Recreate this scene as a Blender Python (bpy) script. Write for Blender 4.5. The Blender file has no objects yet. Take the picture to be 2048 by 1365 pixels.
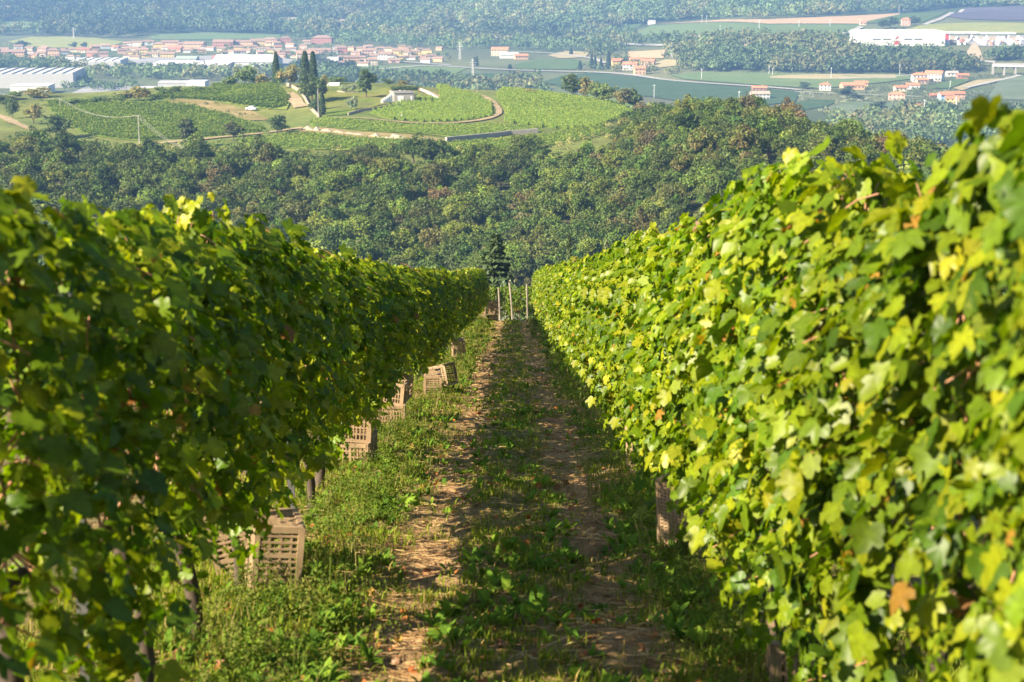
import bpy, math, random
import numpy as np
from mathutils import Vector, Matrix

random.seed(7); rng = np.random.default_rng(11)
sc = bpy.context.scene
R = math.radians
# ------------------------------------------------------------------ camera
PITCH = R(12.75); F = 2048 * 60.0 / 36.0          # focal length in photo pixels
cam_d = bpy.data.cameras.new('camera'); cam_d.lens = 60; cam_d.sensor_width = 36
cam_d.clip_start = 0.05; cam_d.clip_end = 12000
cam_d.dof.use_dof = True; cam_d.dof.focus_distance = 24; cam_d.dof.aperture_fstop = 5.0
cam = bpy.data.objects.new('camera', cam_d); sc.collection.objects.link(cam)
cam.location = (0, 0, 0); cam.rotation_euler = (math.pi / 2 - PITCH, 0, 0)
sc.camera = cam
# ------------------------------------------------------------------ light
SUN_EL = 33.0; SUN_BACK = 32.0                      # sun to the left, a little behind the camera
w = bpy.data.worlds.new('World'); sc.world = w; w.use_nodes = True
nt = w.node_tree; sky = nt.nodes.new('ShaderNodeTexSky'); sky.sky_type = 'NISHITA'
sky.sun_disc = False; sky.sun_elevation = R(SUN_EL); sky.sun_rotation = R(270 - SUN_BACK)
sky.air_density = 1.0; sky.dust_density = 1.0
bg = nt.nodes['Background']; bg.inputs['Strength'].default_value = 0.06
nt.links.new(sky.outputs[0], bg.inputs['Color'])
sun_d = bpy.data.lights.new('sun', 'SUN'); sun_d.energy = 4.9; sun_d.angle = R(0.5); sun_d.color = (1.0, 0.86, 0.63)
sun = bpy.data.objects.new('sun', sun_d); sc.collection.objects.link(sun)
ce = math.cos(R(SUN_EL)); S = Vector((-math.cos(R(SUN_BACK)) * ce, -math.sin(R(SUN_BACK)) * ce, math.sin(R(SUN_EL))))
sun.rotation_euler = S.to_track_quat('Z', 'Y').to_euler()
sc.view_settings.view_transform = 'Standard'; sc.view_settings.look = 'None'
sc.view_settings.gamma = 1; sc.view_settings.exposure = 1.9
sc.cycles.use_denoising = True
sc.cycles.max_bounces = 6; sc.cycles.transmission_bounces = 4; sc.cycles.diffuse_bounces = 3
sc.cycles.transparent_max_bounces = 4; sc.cycles.volume_bounces = 0
C = sc.collection.objects

# ------------------------------------------------------------------ helpers
def tag(o, label=None, cat=None, group=None, kind=None):
    if label: o['label'] = label
    if cat: o['category'] = cat
    if group: o['group'] = group
    if kind: o['kind'] = kind
    return o
def link(o, parent=None):
    C.link(o)
    if parent: o.parent = parent
    return o
def empty(name, loc=(0, 0, 0), rot=(0, 0, 0), scale=None):
    o = bpy.data.objects.new(name, None); o.empty_display_size = 0.2
    o.location = loc; o.rotation_euler = rot
    if scale is not None: o.scale = scale
    return link(o)
def mesh(name, V, Fs, mats, cols=None, midx=None, smooth=False):
    """V (n,3); Fs list of face arrays of equal width"""
    me = bpy.data.meshes.new(name)
    V = np.asarray(V, dtype=np.float32)
    Fs = [np.asarray(f, dtype=np.int32) for f in Fs if len(f)]
    me.vertices.add(len(V)); me.vertices.foreach_set('co', V.ravel())
    tot = np.concatenate([np.full(len(f), f.shape[1], dtype=np.int32) for f in Fs])
    idx = np.concatenate([f.ravel() for f in Fs])
    me.loops.add(len(idx)); me.loops.foreach_set('vertex_index', idx)
    st = np.zeros(len(tot), dtype=np.int32); st[1:] = np.cumsum(tot)[:-1]
    me.polygons.add(len(tot)); me.polygons.foreach_set('loop_start', st); me.polygons.foreach_set('loop_total', tot)
    if midx is not None: me.polygons.foreach_set('material_index', np.asarray(midx, dtype=np.int32))
    me.polygons.foreach_set('use_smooth', np.full(len(tot), bool(smooth)))
    if cols is not None:
        a = me.color_attributes.new('Col', 'FLOAT_COLOR', 'POINT')
        c = np.ones((len(V), 4), dtype=np.float32); c[:, :cols.shape[1]] = cols
        a.data.foreach_set('color', c.ravel())
    for m in (mats if isinstance(mats, (list, tuple)) else [mats]): me.materials.append(m)
    me.update(calc_edges=True)
    return me
def obj(name, me, parent=None, loc=None, rot=None, scale=None):
    o = bpy.data.objects.new(name, me)
    if loc is not None: o.location = loc
    if rot is not None: o.rotation_euler = rot
    if scale is not None: o.scale = scale
    return link(o, parent)
class B:
    """collects boxes, bars and tubes for one mesh"""
    def __init__(s): s.V = []; s.F4 = []; s.n = 0
    def add(s, V, F): 
        V = np.asarray(V, float); s.V.append(V); s.F4.append(np.asarray(F) + s.n); s.n += len(V)
    def box(s, cx, cy, cz, sx, sy, sz, M=None):
        v = np.array([(x, y, z) for z in (-.5, .5) for y in (-.5, .5) for x in (-.5, .5)]) * (sx, sy, sz)
        if M is not None: v = v @ np.asarray(M).T
        s.add(v + (cx, cy, cz), [(0, 2, 3, 1), (4, 5, 7, 6), (0, 1, 5, 4), (2, 6, 7, 3), (0, 4, 6, 2), (1, 3, 7, 5)]); return s
    def hexa(s, bot, top):
        s.add(list(bot) + list(top), [(3, 2, 1, 0), (4, 5, 6, 7), (0, 1, 5, 4), (1, 2, 6, 5), (2, 3, 7, 6), (3, 0, 4, 7)]); return s
    def tube(s, P, rad, k=6):
        P = np.asarray(P, float); n = len(P); rad = np.broadcast_to(np.asarray(rad, float), (n,))
        T = np.gradient(P, axis=0); T /= np.linalg.norm(T, axis=1)[:, None] + 1e-9
        up = np.where(np.abs(T[:, 2:3]) > .9, np.array([[1., 0, 0]]), np.array([[0, 0, 1.]]))
        A = np.cross(T, up); A /= np.linalg.norm(A, axis=1)[:, None] + 1e-9; Bn = np.cross(T, A)
        th = np.arange(k) * 2 * math.pi / k
        V = (P[:, None, :] + rad[:, None, None] * (np.cos(th)[None, :, None] * A[:, None, :] + np.sin(th)[None, :, None] * Bn[:, None, :])).reshape(-1, 3)
        i = np.arange(n - 1)[:, None] * k; j = np.arange(k)[None, :]; j2 = (j + 1) % k
        Fq = np.stack([i + j, i + j2, i + k + j2, i + k + j], -1).reshape(-1, 4)
        caps = []
        for b in (0, (n - 1) * k):
            for q in range(1, k - 2, 2): caps.append((b, b + q, b + q + 1, b + (q + 2) % k))
        s.add(V, np.concatenate([Fq, np.array(caps).reshape(-1, 4)]) if caps else Fq); return s
    def mesh(s, name, mats, smooth=False, cols=None):
        return mesh(name, np.concatenate(s.V), [np.concatenate(s.F4)], mats, smooth=smooth, cols=cols)

# ------------------------------------------------------------------ materials
def newmat(name):
    m = bpy.data.materials.new(name); m.use_nodes = True
    t = m.node_tree; t.nodes.clear()
    return m, t, t.nodes.new('ShaderNodeOutputMaterial')
def noise(t, scale, detail=3, vec=None, rough=.55):
    n = t.nodes.new('ShaderNodeTexNoise'); n.inputs['Scale'].default_value = scale
    n.inputs['Detail'].default_value = detail; n.inputs['Roughness'].default_value = rough
    if vec is not None: t.links.new(vec, n.inputs['Vector'])
    return n.outputs['Fac']
def mapr(t, v, a, b, c, d):
    n = t.nodes.new('ShaderNodeMapRange'); t.links.new(v, n.inputs['Value'])
    for k, x in zip(('From Min', 'From Max', 'To Min', 'To Max'), (a, b, c, d)): n.inputs[k].default_value = x
    return n.outputs['Result']
def mul(t, a, b, kind='MULTIPLY', fac=1.0):
    n = t.nodes.new('ShaderNodeMix'); n.data_type = 'RGBA'; n.blend_type = kind
    if isinstance(fac, float): n.inputs['Factor'].default_value = fac
    else: t.links.new(fac, n.inputs['Factor'])
    for k, x in ((6, a), (7, b)):
        if isinstance(x, tuple): n.inputs[k].default_value = (*x, 1)
        else: t.links.new(x, n.inputs[k])
    return n.outputs[2]
def pos(t): return t.nodes.new('ShaderNodeNewGeometry').outputs['Position']
def solid(name, col, rough=.7, var=.15, scale=3.0, bump=0.0, objtint=False, metallic=0):
    """plain painted / mineral surface with a little worn variation"""
    m, t, out = newmat(name); b = t.nodes.new('ShaderNodeBsdfPrincipled')
    b.inputs['Roughness'].default_value = rough; b.inputs['Metallic'].default_value = metallic
    tc = t.nodes.new('ShaderNodeTexCoord').outputs['Object']
    f = noise(t, scale, 4, tc)
    c = mul(t, col, mapr(t, f, .25, .75, 1 - var, 1 + var))
    if objtint:
        oi = t.nodes.new('ShaderNodeObjectInfo'); c = mul(t, c, oi.outputs['Color'])
    t.links.new(c, b.inputs['Base Color'])
    if bump:
        bp = t.nodes.new('ShaderNodeBump'); bp.inputs['Strength'].default_value = bump
        t.links.new(f, bp.inputs['Height']); t.links.new(bp.outputs[0], b.inputs['Normal'])
    t.links.new(b.outputs[0], out.inputs['Surface']); return m
def leafmat(name, transl=.4, gloss=.06, tmul=(1.5, 1.45, .6), rough=.45, var=0.0):
    """thin leaf: vertex colour times object colour; part of the light passes through"""
    m, t, out = newmat(name)
    at = t.nodes.new('ShaderNodeAttribute'); at.attribute_name = 'Col'
    oi = t.nodes.new('ShaderNodeObjectInfo')
    c = mul(t, at.outputs['Color'], oi.outputs['Color'])
    if var:
        c = mul(t, c, mapr(t, noise(t, 60, 2, pos(t)), .3, .7, 1 - var, 1 + var))
    d = t.nodes.new('ShaderNodeBsdfDiffuse'); t.links.new(c, d.inputs['Color'])
    tr = t.nodes.new('ShaderNodeBsdfTranslucent'); t.links.new(mul(t, c, tmul), tr.inputs['Color'])
    mx = t.nodes.new('ShaderNodeMixShader'); mx.inputs[0].default_value = transl
    t.links.new(d.outputs[0], mx.inputs[1]); t.links.new(tr.outputs[0], mx.inputs[2])
    s = mx.outputs[0]
    if gloss:
        g = t.nodes.new('ShaderNodeBsdfGlossy'); g.inputs['Roughness'].default_value = rough
        m2 = t.nodes.new('ShaderNodeMixShader'); m2.inputs[0].default_value = gloss
        t.links.new(s, m2.inputs[1]); t.links.new(g.outputs[0], m2.inputs[2]); s = m2.outputs[0]
    t.links.new(s, out.inputs['Surface']); return m
M_vine = leafmat('vine_leaf', .42, .02, (1.2, 1.4, .2), .45, .18)
M_crown = leafmat('tree_foliage', .2, .02, (1.25, 1.35, .5), .6)
M_grass = leafmat('grass_blade', .35, .0, (1.3, 1.3, .5))
M_dry = leafmat('dry_litter', .2, .02, (1.2, 1.0, .7))
M_bark = solid('bark', (.06, .042, .03), .9, .4, 14, .5)
M_cane = solid('cane_bark', (.33, .165, .085), .6, .3, 9)
M_crate = solid('crate_plastic', (.27, .185, .105), .7, .4, 6)
M_post = solid('weathered_post', (.17, .145, .105), .85, .3, 8, .3)
M_steel = solid('galvanised_steel', (.12, .12, .12), .5, .2, 6, metallic=.3)
M_wall = solid('plaster', (1, 1, 1), .85, .07, .35, objtint=True)
M_roof = solid('roof_tiles', (1, 1, 1), .85, .22, .7, objtint=True)
M_win = solid('dark_window', (.07, .075, .085), .3, .1, 2)
M_conc = solid('concrete', (.27, .25, .23), .85, .12, .4)
M_stone = solid('dry_stone', (.27, .235, .18), .9, .5, 1.6, .4)
M_white = solid('white_metal', (.66, .66, .65), .6, .05, .2)
M_red = solid('red_paint', (.58, .03, .035), .5, .08, .3)
M_wire = solid('wire_metal', (.42, .40, .37), .5, .1, 1)

# ------------------------------------------------------------------ terrain
def py_z(Y, py):
    v = (682.5 - py) / F
    return Y * (v * math.cos(PITCH) - math.sin(PITCH)) / (v * math.sin(PITCH) + math.cos(PITCH))
near = [(-10, -1.63 + 1.904), (0, -1.63), (70.5, -1.63 - .1904 * 70.5), (76, -16.4), (100, -22.4), (130, -31), (180, -46), (240, -60)]
farL = [(1000, -125), (2500, -124), (2650, -122), (2800, -117), (3100, 'p30'), (3500, 'p-12'), (4300, 10)]
farR = [(1000, -125), (1830, -125), (1960, -100), (2100, -99), (2300, -97), (2500, 'p42'), (2700, 'p30'), (3100, 'p10'), (3500, 'p-10'), (4300, 20)]
cols_def = {
 -600: [(300, -66), (400, -62), (500, 'p300'), (600, 'p240'), (700, 'p205'), (760, -62), (850, -90)] + farL,
 0: [(300, -67), (400, -64), (500, 'p305'), (560, 'p265'), (640, 'p225'), (680, 'p205'), (720, -59), (820, -85)] + farL,
 300: [(300, -67), (400, -63.5), (510, 'p301'), (530, 'p290'), (600, 'p240'), (650, 'p208'), (700, 'p177'), (730, -55), (820, -85)] + farL,
 480: [(300, -67), (400, -63.5), (510, 'p301'), (530, 'p284'), (600, 'p236'), (650, 'p200'), (700, 'p173'), (730, -54), (820, -85)] + farL,
 700: [(300, -68), (400, -64), (500, 'p310'), (540, 'p265'), (570, 'p242'), (620, 'p205'), (680, 'p165'), (720, -52), (820, -85)] + farL,
 1000: [(300, -68), (400, -65), (500, 'p308'), (550, 'p262'), (580, 'p243'), (640, 'p205'), (670, 'p187'), (710, -55), (820, -88)] + farL,
 1250: [(300, -67), (380, -60), (440, -57.5), (520, 'p285'), (600, 'p232'), (660, 'p197'), (700, -57), (830, -92)] + farL,
 1400: [(300, -64), (360, -49), (430, -40.0), (480, -42), (560, -60), (700, -80)] + farR,
 1700: [(300, -62), (340, -52), (390, -45.5), (450, -54), (600, -85), (800, -118)] + farR,
 2100: [(300, -62), (360, -57), (420, -61), (600, -95), (800, -118)] + farR,
 2700: [(300, -62), (360, -60), (420, -64), (600, -95), (800, -118)] + farR,
}
Yg = np.concatenate([np.arange(-12, 130, 1.0), np.arange(130, 1100, 5.0), np.arange(1100, 4400, 25.0)])
px_t = lambda px: (px - 1024) / F * 1.02
kt = np.array([px_t(k) for k in cols_def]); KT = []
for pts in cols_def.values():
    pts = near + pts
    ys = [p[0] for p in pts]; zs = [p[1] if not isinstance(p[1], str) else py_z(p[0], float(p[1][1:])) for p in pts]
    KT.append(np.interp(Yg, ys, zs))
KT = np.array(KT)
tg = np.linspace(-.75, .75, 301)
TAB = np.stack([np.interp(tg, kt, KT[:, j]) for j in range(len(Yg))], 1)
def gsm(A, sg, axis):
    k = np.arange(-3 * sg, 3 * sg + 1); g = np.exp(-k * k / (2. * sg * sg)); g /= g.sum()
    pad = [(0, 0), (0, 0)]; pad[axis] = (len(k) // 2,) * 2
    return np.apply_along_axis(lambda r: np.convolve(r, g, 'valid'), axis, np.pad(A, pad, mode='edge'))
TS = gsm(TAB, 5, 0); TS2 = gsm(TS, 2, 1)
j0 = np.searchsorted(Yg, 150.); TAB = np.concatenate([TAB[:, :j0], TS2[:, j0:]], 1)
def vnoise(x, y, seed=0):
    xi = np.floor(x).astype(np.int64); yi = np.floor(y).astype(np.int64); fx = x - xi; fy = y - yi
    fx = fx * fx * (3 - 2 * fx); fy = fy * fy * (3 - 2 * fy)
    def hsh(a, b):
        n = (a * 374761393 + b * 668265263 + seed * 974711) & 0x7fffffff
        n = ((n ^ (n >> 13)) * 1274126177) & 0x7fffffff
        return (n & 0xffff) / 65535.0
    return (hsh(xi, yi) * (1 - fx) + hsh(xi + 1, yi) * fx) * (1 - fy) + (hsh(xi, yi + 1) * (1 - fx) + hsh(xi + 1, yi + 1) * fx) * fy
XL, XR = -1.50, 1.27                               # the two vine rows
TRK = (-.50, .50)                                   # wheel tracks
def hgt(x, y):
    x = np.asarray(x, float); y = np.asarray(y, float)
    t = np.clip(x / np.maximum(y, 40.), -.749, .749)
    ti = (t + .75) / 1.5 * 300; i0 = np.clip(ti.astype(int), 0, 299); ft = ti - i0
    yj = np.clip(np.interp(y, Yg, np.arange(len(Yg))), 0, len(Yg) - 1.001); j0 = yj.astype(int); fj = yj - j0
    z = (TAB[i0, j0] * (1 - fj) + TAB[i0, j0 + 1] * fj) * (1 - ft) + (TAB[i0 + 1, j0] * (1 - fj) + TAB[i0 + 1, j0 + 1] * fj) * ft
    nr = np.clip((110 - y) / 20, 0, 1)
    bump = .05 * (vnoise(x * 1.7, y * 1.1, 1) - .5) + .07 * (vnoise(x * 2.2, y * 4.5, 2) - .5) + .035 * (vnoise(x * 9, y * 11, 3) - .5)
    for tx in TRK:
        g = np.exp(-((x - tx) / .2) ** 2)
        bump = bump - .04 * g + g * .09 * (vnoise(x * 1.2 + 7, y * 3.6, 5) - .5)
    far = np.clip((y - 150) / 100, 0, 1) * np.clip((950 - y) / 100, 0, 1) * 2.2 * (vnoise(x / 28, y / 28, 6) - .5)
    mtn = np.clip((y - 2750) / 300, 0, 1) * 60 * (vnoise(x / 330, y / 420, 8) - .5)
    return z + nr * bump + far + mtn
Yh = np.concatenate([np.arange(2, 130, .25), np.arange(130, 800, 1.5), np.geomspace(800, 4290, 900)])
def hit(px, py, ymin=2.0):
    """where the sight line through a photo pixel meets the terrain"""
    px = np.atleast_1d(np.asarray(px, float)); py = np.atleast_1d(np.asarray(py, float))
    u = (px - 1024) / F; v = (682.5 - py) / F
    dy = v * math.sin(PITCH) + math.cos(PITCH); dz = v * math.cos(PITCH) - math.sin(PITCH)
    out = np.zeros((len(px), 3)); ys = Yh[Yh >= ymin]
    for a in range(0, len(px), 3000):
        s = slice(a, a + 3000); X = (u[s] / dy[s])[:, None] * ys[None]; Z = (dz[s] / dy[s])[:, None] * ys[None]
        below = Z <= hgt(X, np.broadcast_to(ys, X.shape)); k = below.argmax(1); k[~below.any(1)] = len(ys) - 1
        yy = ys[k]; k0 = np.maximum(k - 1, 0); ar = np.arange(len(k))
        H1 = hgt(X[ar, k], yy) - Z[ar, k]; H0 = Z[ar, k0] - hgt(X[ar, k0], ys[k0])
        f = np.where((H0 > 0) & (H1 >= 0), H1 / (H0 + H1 + 1e-9), 0); yy = yy - f * (yy - ys[k0])
        xx = u[s] / dy[s] * yy
        out[s] = np.stack([xx, yy, hgt(xx, yy)], 1)
    return out
def proj(P):
    P = np.atleast_2d(P); cp, sp = math.cos(PITCH), math.sin(PITCH)
    d = P[:, 1] * cp - P[:, 2] * sp; upv = P[:, 1] * sp + P[:, 2] * cp
    return np.stack([1024 + F * P[:, 0] / d, 682.5 - F * upv / d], 1)
def inpoly(px, py, poly):
    px = np.asarray(px, float); py = np.asarray(py, float); r = np.zeros(px.shape, bool); n = len(poly)
    for i in range(n):
        x1, y1 = poly[i]; x2, y2 = poly[(i + 1) % n]
        c = ((y1 > py) != (y2 > py)) & (px < (x2 - x1) * (py - y1) / ((y2 - y1) or 1e-9) + x1)
        r ^= c
    return r

# ground sheet
s_ = np.linspace(-.72, .72, 400); s_ = np.sign(s_) * np.abs(s_ / .72) ** 1.35 * .72
yy = np.geomspace(5.5, 4290, 760) - 10
SX, SY = np.meshgrid(s_, yy); GX = SX * (SY + 10) + SX * 2; GZ = hgt(GX, SY)
n1, n2 = SX.shape
V = np.stack([GX, SY, GZ], -1).reshape(-1, 3)
ii = np.arange(n1 - 1)[:, None] * n2; jj = np.arange(n2 - 1)[None, :]
Fq = np.stack([ii + jj, ii + jj + 1, ii + n2 + jj + 1, ii + n2 + jj], -1).reshape(-1, 4)
x, y = V[:, 0], V[:, 1]
col = np.zeros((len(V), 3))
gmix = vnoise(x * .9, y * .8, 21)[:, None]
nearc = (1 - gmix) * np.array([.21, .135, .065]) + gmix * np.array([.11, .12, .03])
trk = (np.max([np.exp(-((x - tx - .1 * (vnoise(x * 0, y * .4, 31) - .5)) / .23) ** 2) for tx in TRK], 0) * (.45 + .75 * vnoise(x * 2.6, y * 1.9, 33)))[:, None]
nearc = nearc * (1 - trk) + trk * np.array([.33, .205, .10])
wood = np.array([.05, .055, .02]) * (0.8 + .5 * vnoise(x / 9, y / 9, 22))[:, None]
hillc = np.array([.085, .115, .024]) * (.75 + .5 * vnoise(x / 14, y / 14, 23))[:, None] + np.array([.05, .03, .01]) * vnoise(x / 23, y / 31, 27)[:, None]
a = vnoise(x / 140, y / 260, 24)[:, None]; b_ = vnoise(x / 60, y / 120, 25)[:, None]
vall = (1 - a) * np.array([.055, .085, .032]) + a * np.array([.13, .13, .06]); vall = vall * (.75 + .5 * b_)
mtn = np.array([.04, .055, .024]) * (.8 + .5 * vnoise(x / 50, y / 60, 26))[:, None]
def st(v, a, b): return np.clip((v - a) / (b - a), 0, 1)[:, None]
col = nearc
col = col + (wood - col) * st(y, 95, 125); tt = x / np.maximum(y, 1)
hm = st(y, 480, 492) * (1 - st(tt, .055, .078)); col = col + (hillc - col) * hm
col = col + (vall - col) * st(y, 860, 950); col = col + (mtn - col) * st(y, 2650, 2750)
def ground_material():
    m, t, out = newmat('ground'); p = pos(t)
    at = t.nodes.new('ShaderNodeAttribute'); at.attribute_name = 'Col'
    f1 = noise(t, 5, 6, p, .65); f2 = noise(t, 22, 5, p, .7); f3 = noise(t, .25, 5, p, .65)
    c = mul(t, at.outputs['Color'], mapr(t, f1, .3, .7, .55, 1.4))
    c = mul(t, c, mapr(t, f2, .3, .7, .6, 1.45)); c = mul(t, c, mapr(t, f3, .3, .7, .75, 1.25))
    b = t.nodes.new('ShaderNodeBsdfPrincipled'); b.inputs['Roughness'].default_value = .95
    b.inputs['Specular IOR Level'].default_value = .15
    t.links.new(c, b.inputs['Base Color'])
    bp = t.nodes.new('ShaderNodeBump'); bp.inputs['Strength'].default_value = .9; bp.inputs['Distance'].default_value = .05
    t.links.new(f2, bp.inputs['Height']); t.links.new(bp.outputs[0], b.inputs['Normal'])
    t.links.new(b.outputs[0], out.inputs['Surface']); return m
M_ground = ground_material()
tag(obj('ground', mesh('ground', V, [Fq], M_ground, cols=col, smooth=True)), kind='structure')

# ------------------------------------------------------------------ sheets on the terrain
def field_mat(name, c1, c2, stripe=0, ang=0, scale=.03, rowc=.75):
    m, t, out = newmat(name); p = pos(t)
    c = mul(t, c1, c2, 'MIX', mapr(t, noise(t, scale, 5, p, .6), .35, .65, 0, 1))
    c = mul(t, c, mapr(t, noise(t, .35, 4, p, .7), .3, .7, .8, 1.2))
    if stripe:
        mp = t.nodes.new('ShaderNodeMapping'); mp.inputs['Rotation'].default_value = (0, 0, ang); t.links.new(p, mp.inputs['Vector'])
        wv = t.nodes.new('ShaderNodeTexWave'); wv.inputs['Scale'].default_value = stripe; wv.inputs['Distortion'].default_value = .6
        t.links.new(mp.outputs[0], wv.inputs['Vector'])
        c = mul(t, c, mapr(t, wv.outputs['Fac'], .2, .8, rowc, 1.15))
    b = t.nodes.new('ShaderNodeBsdfDiffuse'); t.links.new(c, b.inputs['Color']); t.links.new(b.outputs[0], out.inputs['Surface'])
    return m
def sheet(name, poly, m, off=.25, ymin=900, cell=None, world=None):
    P = np.array(world) if world is not None else hit([p[0] for p in poly], [p[1] for p in poly], ymin)[:, :2]
    import bmesh
    bm = bmesh.new(); f = bm.faces.new([bm.verts.new((q[0], q[1], 0)) for q in P])
    bmesh.ops.triangulate(bm, faces=[f])
    lo, hi = P.min(0), P.max(0); cell = cell or max((hi - lo).max() / 24, 2.5)
    for ax in (0, 1):
        for v in np.arange(lo[ax] + cell, hi[ax], cell):
            co = [0, 0, 0]; no = [0, 0, 0]; co[ax] = v; no[ax] = 1
            bmesh.ops.bisect_plane(bm, geom=bm.verts[:] + bm.edges[:] + bm.faces[:], plane_co=co, plane_no=no)
    A = np.array([v.co for v in bm.verts]); z = hgt(A[:, 0], A[:, 1]) + off
    for v, q in zip(bm.verts, z): v.co.z = q
    bm.normal_update()
    for f in bm.faces:
        if f.normal.z < 0: f.normal_flip()
    me = bpy.data.meshes.new(name); bm.to_mesh(me); bm.free(); me.materials.append(m)
    o = obj(name, me); tag(o, kind='structure'); return o
def ribbon(name, line, width, m, off=.3, ymin=900, step=6):
    P = hit([p[0] for p in line], [p[1] for p in line], ymin)[:, :2]
    Q = [P[0]]
    for a, b in zip(P[:-1], P[1:]):
        n = max(1, int(np.linalg.norm(b - a) / step))
        for k in range(1, n + 1): Q.append(a + (b - a) * k / n)
    Q = np.array(Q)
    for _ in range(3): Q[1:-1] = (Q[:-2] + 2 * Q[1:-1] + Q[2:]) / 4
    T = np.gradient(Q, axis=0); T /= np.linalg.norm(T, axis=1)[:, None] + 1e-9; N = np.stack([-T[:, 1], T[:, 0]], 1)
    wv = width * (.85 + .3 * rng.random(len(Q)))[:, None]
    rows = [Q + N * wv * k for k in (-.5, -.17, .17, .5)]
    V = np.concatenate([np.column_stack([r, hgt(r[:, 0], r[:, 1]) + off]) for r in rows])
    n = len(Q); i = np.arange(n - 1); Fq = np.concatenate([np.stack([i + k * n, i + 1 + k * n, i + 1 + (k + 1) * n, i + (k + 1) * n], 1)[:, ::-1] for k in range(3)])
    o = obj(name, mesh(name, V, [Fq], m, smooth=True)); tag(o, kind='structure'); return o

# ------------------------------------------------------------------ leaf and crown geometry
half = [(.10, -.15), (.33, -.19), (.52, .02), (.46, .19), (.63, .40), (.55, .57), (.36, .56), (.30, .80)]
out_ = [(0, 0)] + half + [(0, 1.05)] + [(-a, b) for a, b in half[::-1]]
LT = np.array([(0, .28)] + out_, float)
LZ1 = .5 * np.abs(LT[:, 0]) ** 1.3; LZ2 = -.42 * (LT[:, 1] - .25) ** 2 - .25 * (np.abs(LT[:, 0]) > .5)
LTV = np.column_stack([LT, LZ1 + LZ2])
LTC = np.array([1.15] + [.9] + [1.0] * (len(LT) - 2)); nL = len(out_)
LTF = np.array([(0, 1 + i, 1 + (i + 1) % nL) for i in range(nL)])
def norm(a): return a / (np.linalg.norm(a, axis=-1, keepdims=True) + 1e-9)
def place_leaves(P, Nrm, Tip, S, cols):
    n = norm(Nrm); t = norm(Tip - n * (Tip * n).sum(1, keepdims=True)); s = np.cross(t, n) * rng.uniform(.78, 1.12, (len(P), 1))
    L = LTV[None] * (S[:, None] * np.ones((1, 1)))[:, :, None] * (1 + .22 * (rng.random((len(P), len(LTV), 1)) - .5))
    zz = (rng.uniform(-.5, 1.2, (len(P), 1)) * LZ1[None] + rng.uniform(-.3, 1.6, (len(P), 1)) * LZ2[None]) * S[:, None]
    V = P[:, None] + L[..., 0:1] * s[:, None] + L[..., 1:2] * t[:, None] + zz[..., None] * n[:, None]
    k = len(LTV); Fq = (LTF[None] + (np.arange(len(P)) * k)[:, None, None]).reshape(-1, 3)
    return V.reshape(-1, 3), Fq, (cols[:, None] * (LTC[None, :, None] * rng.uniform(.88, 1.12, (len(P), k, 1)))).reshape(-1, 3)
def quads(P, Nrm, S, cols, aspect=.75):
    """small irregular leaf-clump faces"""
    n = norm(Nrm); a = norm(np.cross(n, norm(rng.normal(size=n.shape)))); b = np.cross(n, a)
    k = np.array([(-1, -.25), (-.1, -1), (1, .1), (.2, 1)])
    kk = k[None] * (1 + .5 * (rng.random((len(P), 4, 2)) - .5))
    V = P[:, None] + (kk[..., 0:1] * a[:, None] + kk[..., 1:2] * aspect * b[:, None]) * S[:, None, None] * .5
    V = V + n[:, None] * (rng.random((len(P), 4, 1)) - .5) * S[:, None, None] * .3
    return V.reshape(-1, 3), (np.arange(4)[None] + 4 * np.arange(len(P))[:, None]), np.repeat(cols, 4, 0)
def sph(n, up=-.35):
    v = norm(rng.normal(size=(int(n * 2.2) + 8, 3))); v = v[v[:, 2] > up]
    while len(v) < n:
        v2 = norm(rng.normal(size=(n, 3))); v = np.concatenate([v, v2[v2[:, 2] > up]])
    return v[:n]
def crown_round(H, Rc, n, q, z0=.3, blobs=26, seed=0, flat=1.0, low=-.5):
    d = sph(blobs, low); rr = rng.random((blobs, 1)) ** .5
    cz = H * (z0 + (1 - z0) * .52); hz = H * (1 - z0) * .46
    cen = np.array([0, 0, cz]) + d * rr * np.array([Rc * .78, Rc * .78, hz * .8 * flat])
    rb = Rc * rng.uniform(.17, .48, blobs); ns = 7
    sd = sph(blobs * ns, -.4); scn = np.repeat(cen, ns, 0) + sd * (np.repeat(rb, ns) * rng.uniform(.55, 1.0, blobs * ns))[:, None]; sr = np.repeat(rb, ns) * rng.uniform(.34, .6, blobs * ns)
    ks = rng.integers(0, blobs * ns, n); k = ks // ns; dd = sph(n, -.5)
    P = scn[ks] + dd * (sr[ks] * rng.uniform(.6, 1.2, n))[:, None]; dd = norm(dd + .7 * sd[ks])
    bc = rng.uniform(.72, 1.3, (blobs, 1)) * np.ones((1, 3)); bc *= 1 + rng.normal(0, .07, (blobs, 3))
    cols = bc[k] * rng.uniform(.8, 1.2, (n, 1))
    return quads(P, dd + .55 * rng.normal(size=(n, 3)), q * rng.uniform(.6, 1.3, n), cols)
def crown_column(H, Rc, n, q):
    z = rng.random(n) ** .9; th = rng.random(n) * 6.283
    prof = np.minimum(1, z / .12) ** .5 * np.clip(1.03 - z, 0, 1) ** .55
    lump = .8 + .3 * vnoise(th * 2.2, z * 9 + Rc, 41)
    r = Rc * prof * lump * rng.uniform(.82, 1.05, n)
    P = np.stack([r * np.cos(th), r * np.sin(th), .04 * H + z * H * .97], 1)
    N = np.stack([np.cos(th), np.sin(th), .35 * np.ones(n)], 1) + .5 * rng.normal(size=(n, 3))
    return quads(P, N, q * rng.uniform(.6, 1.3, n), rng.uniform(.7, 1.3, (n, 1)) * np.ones((1, 3)), .6)
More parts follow.
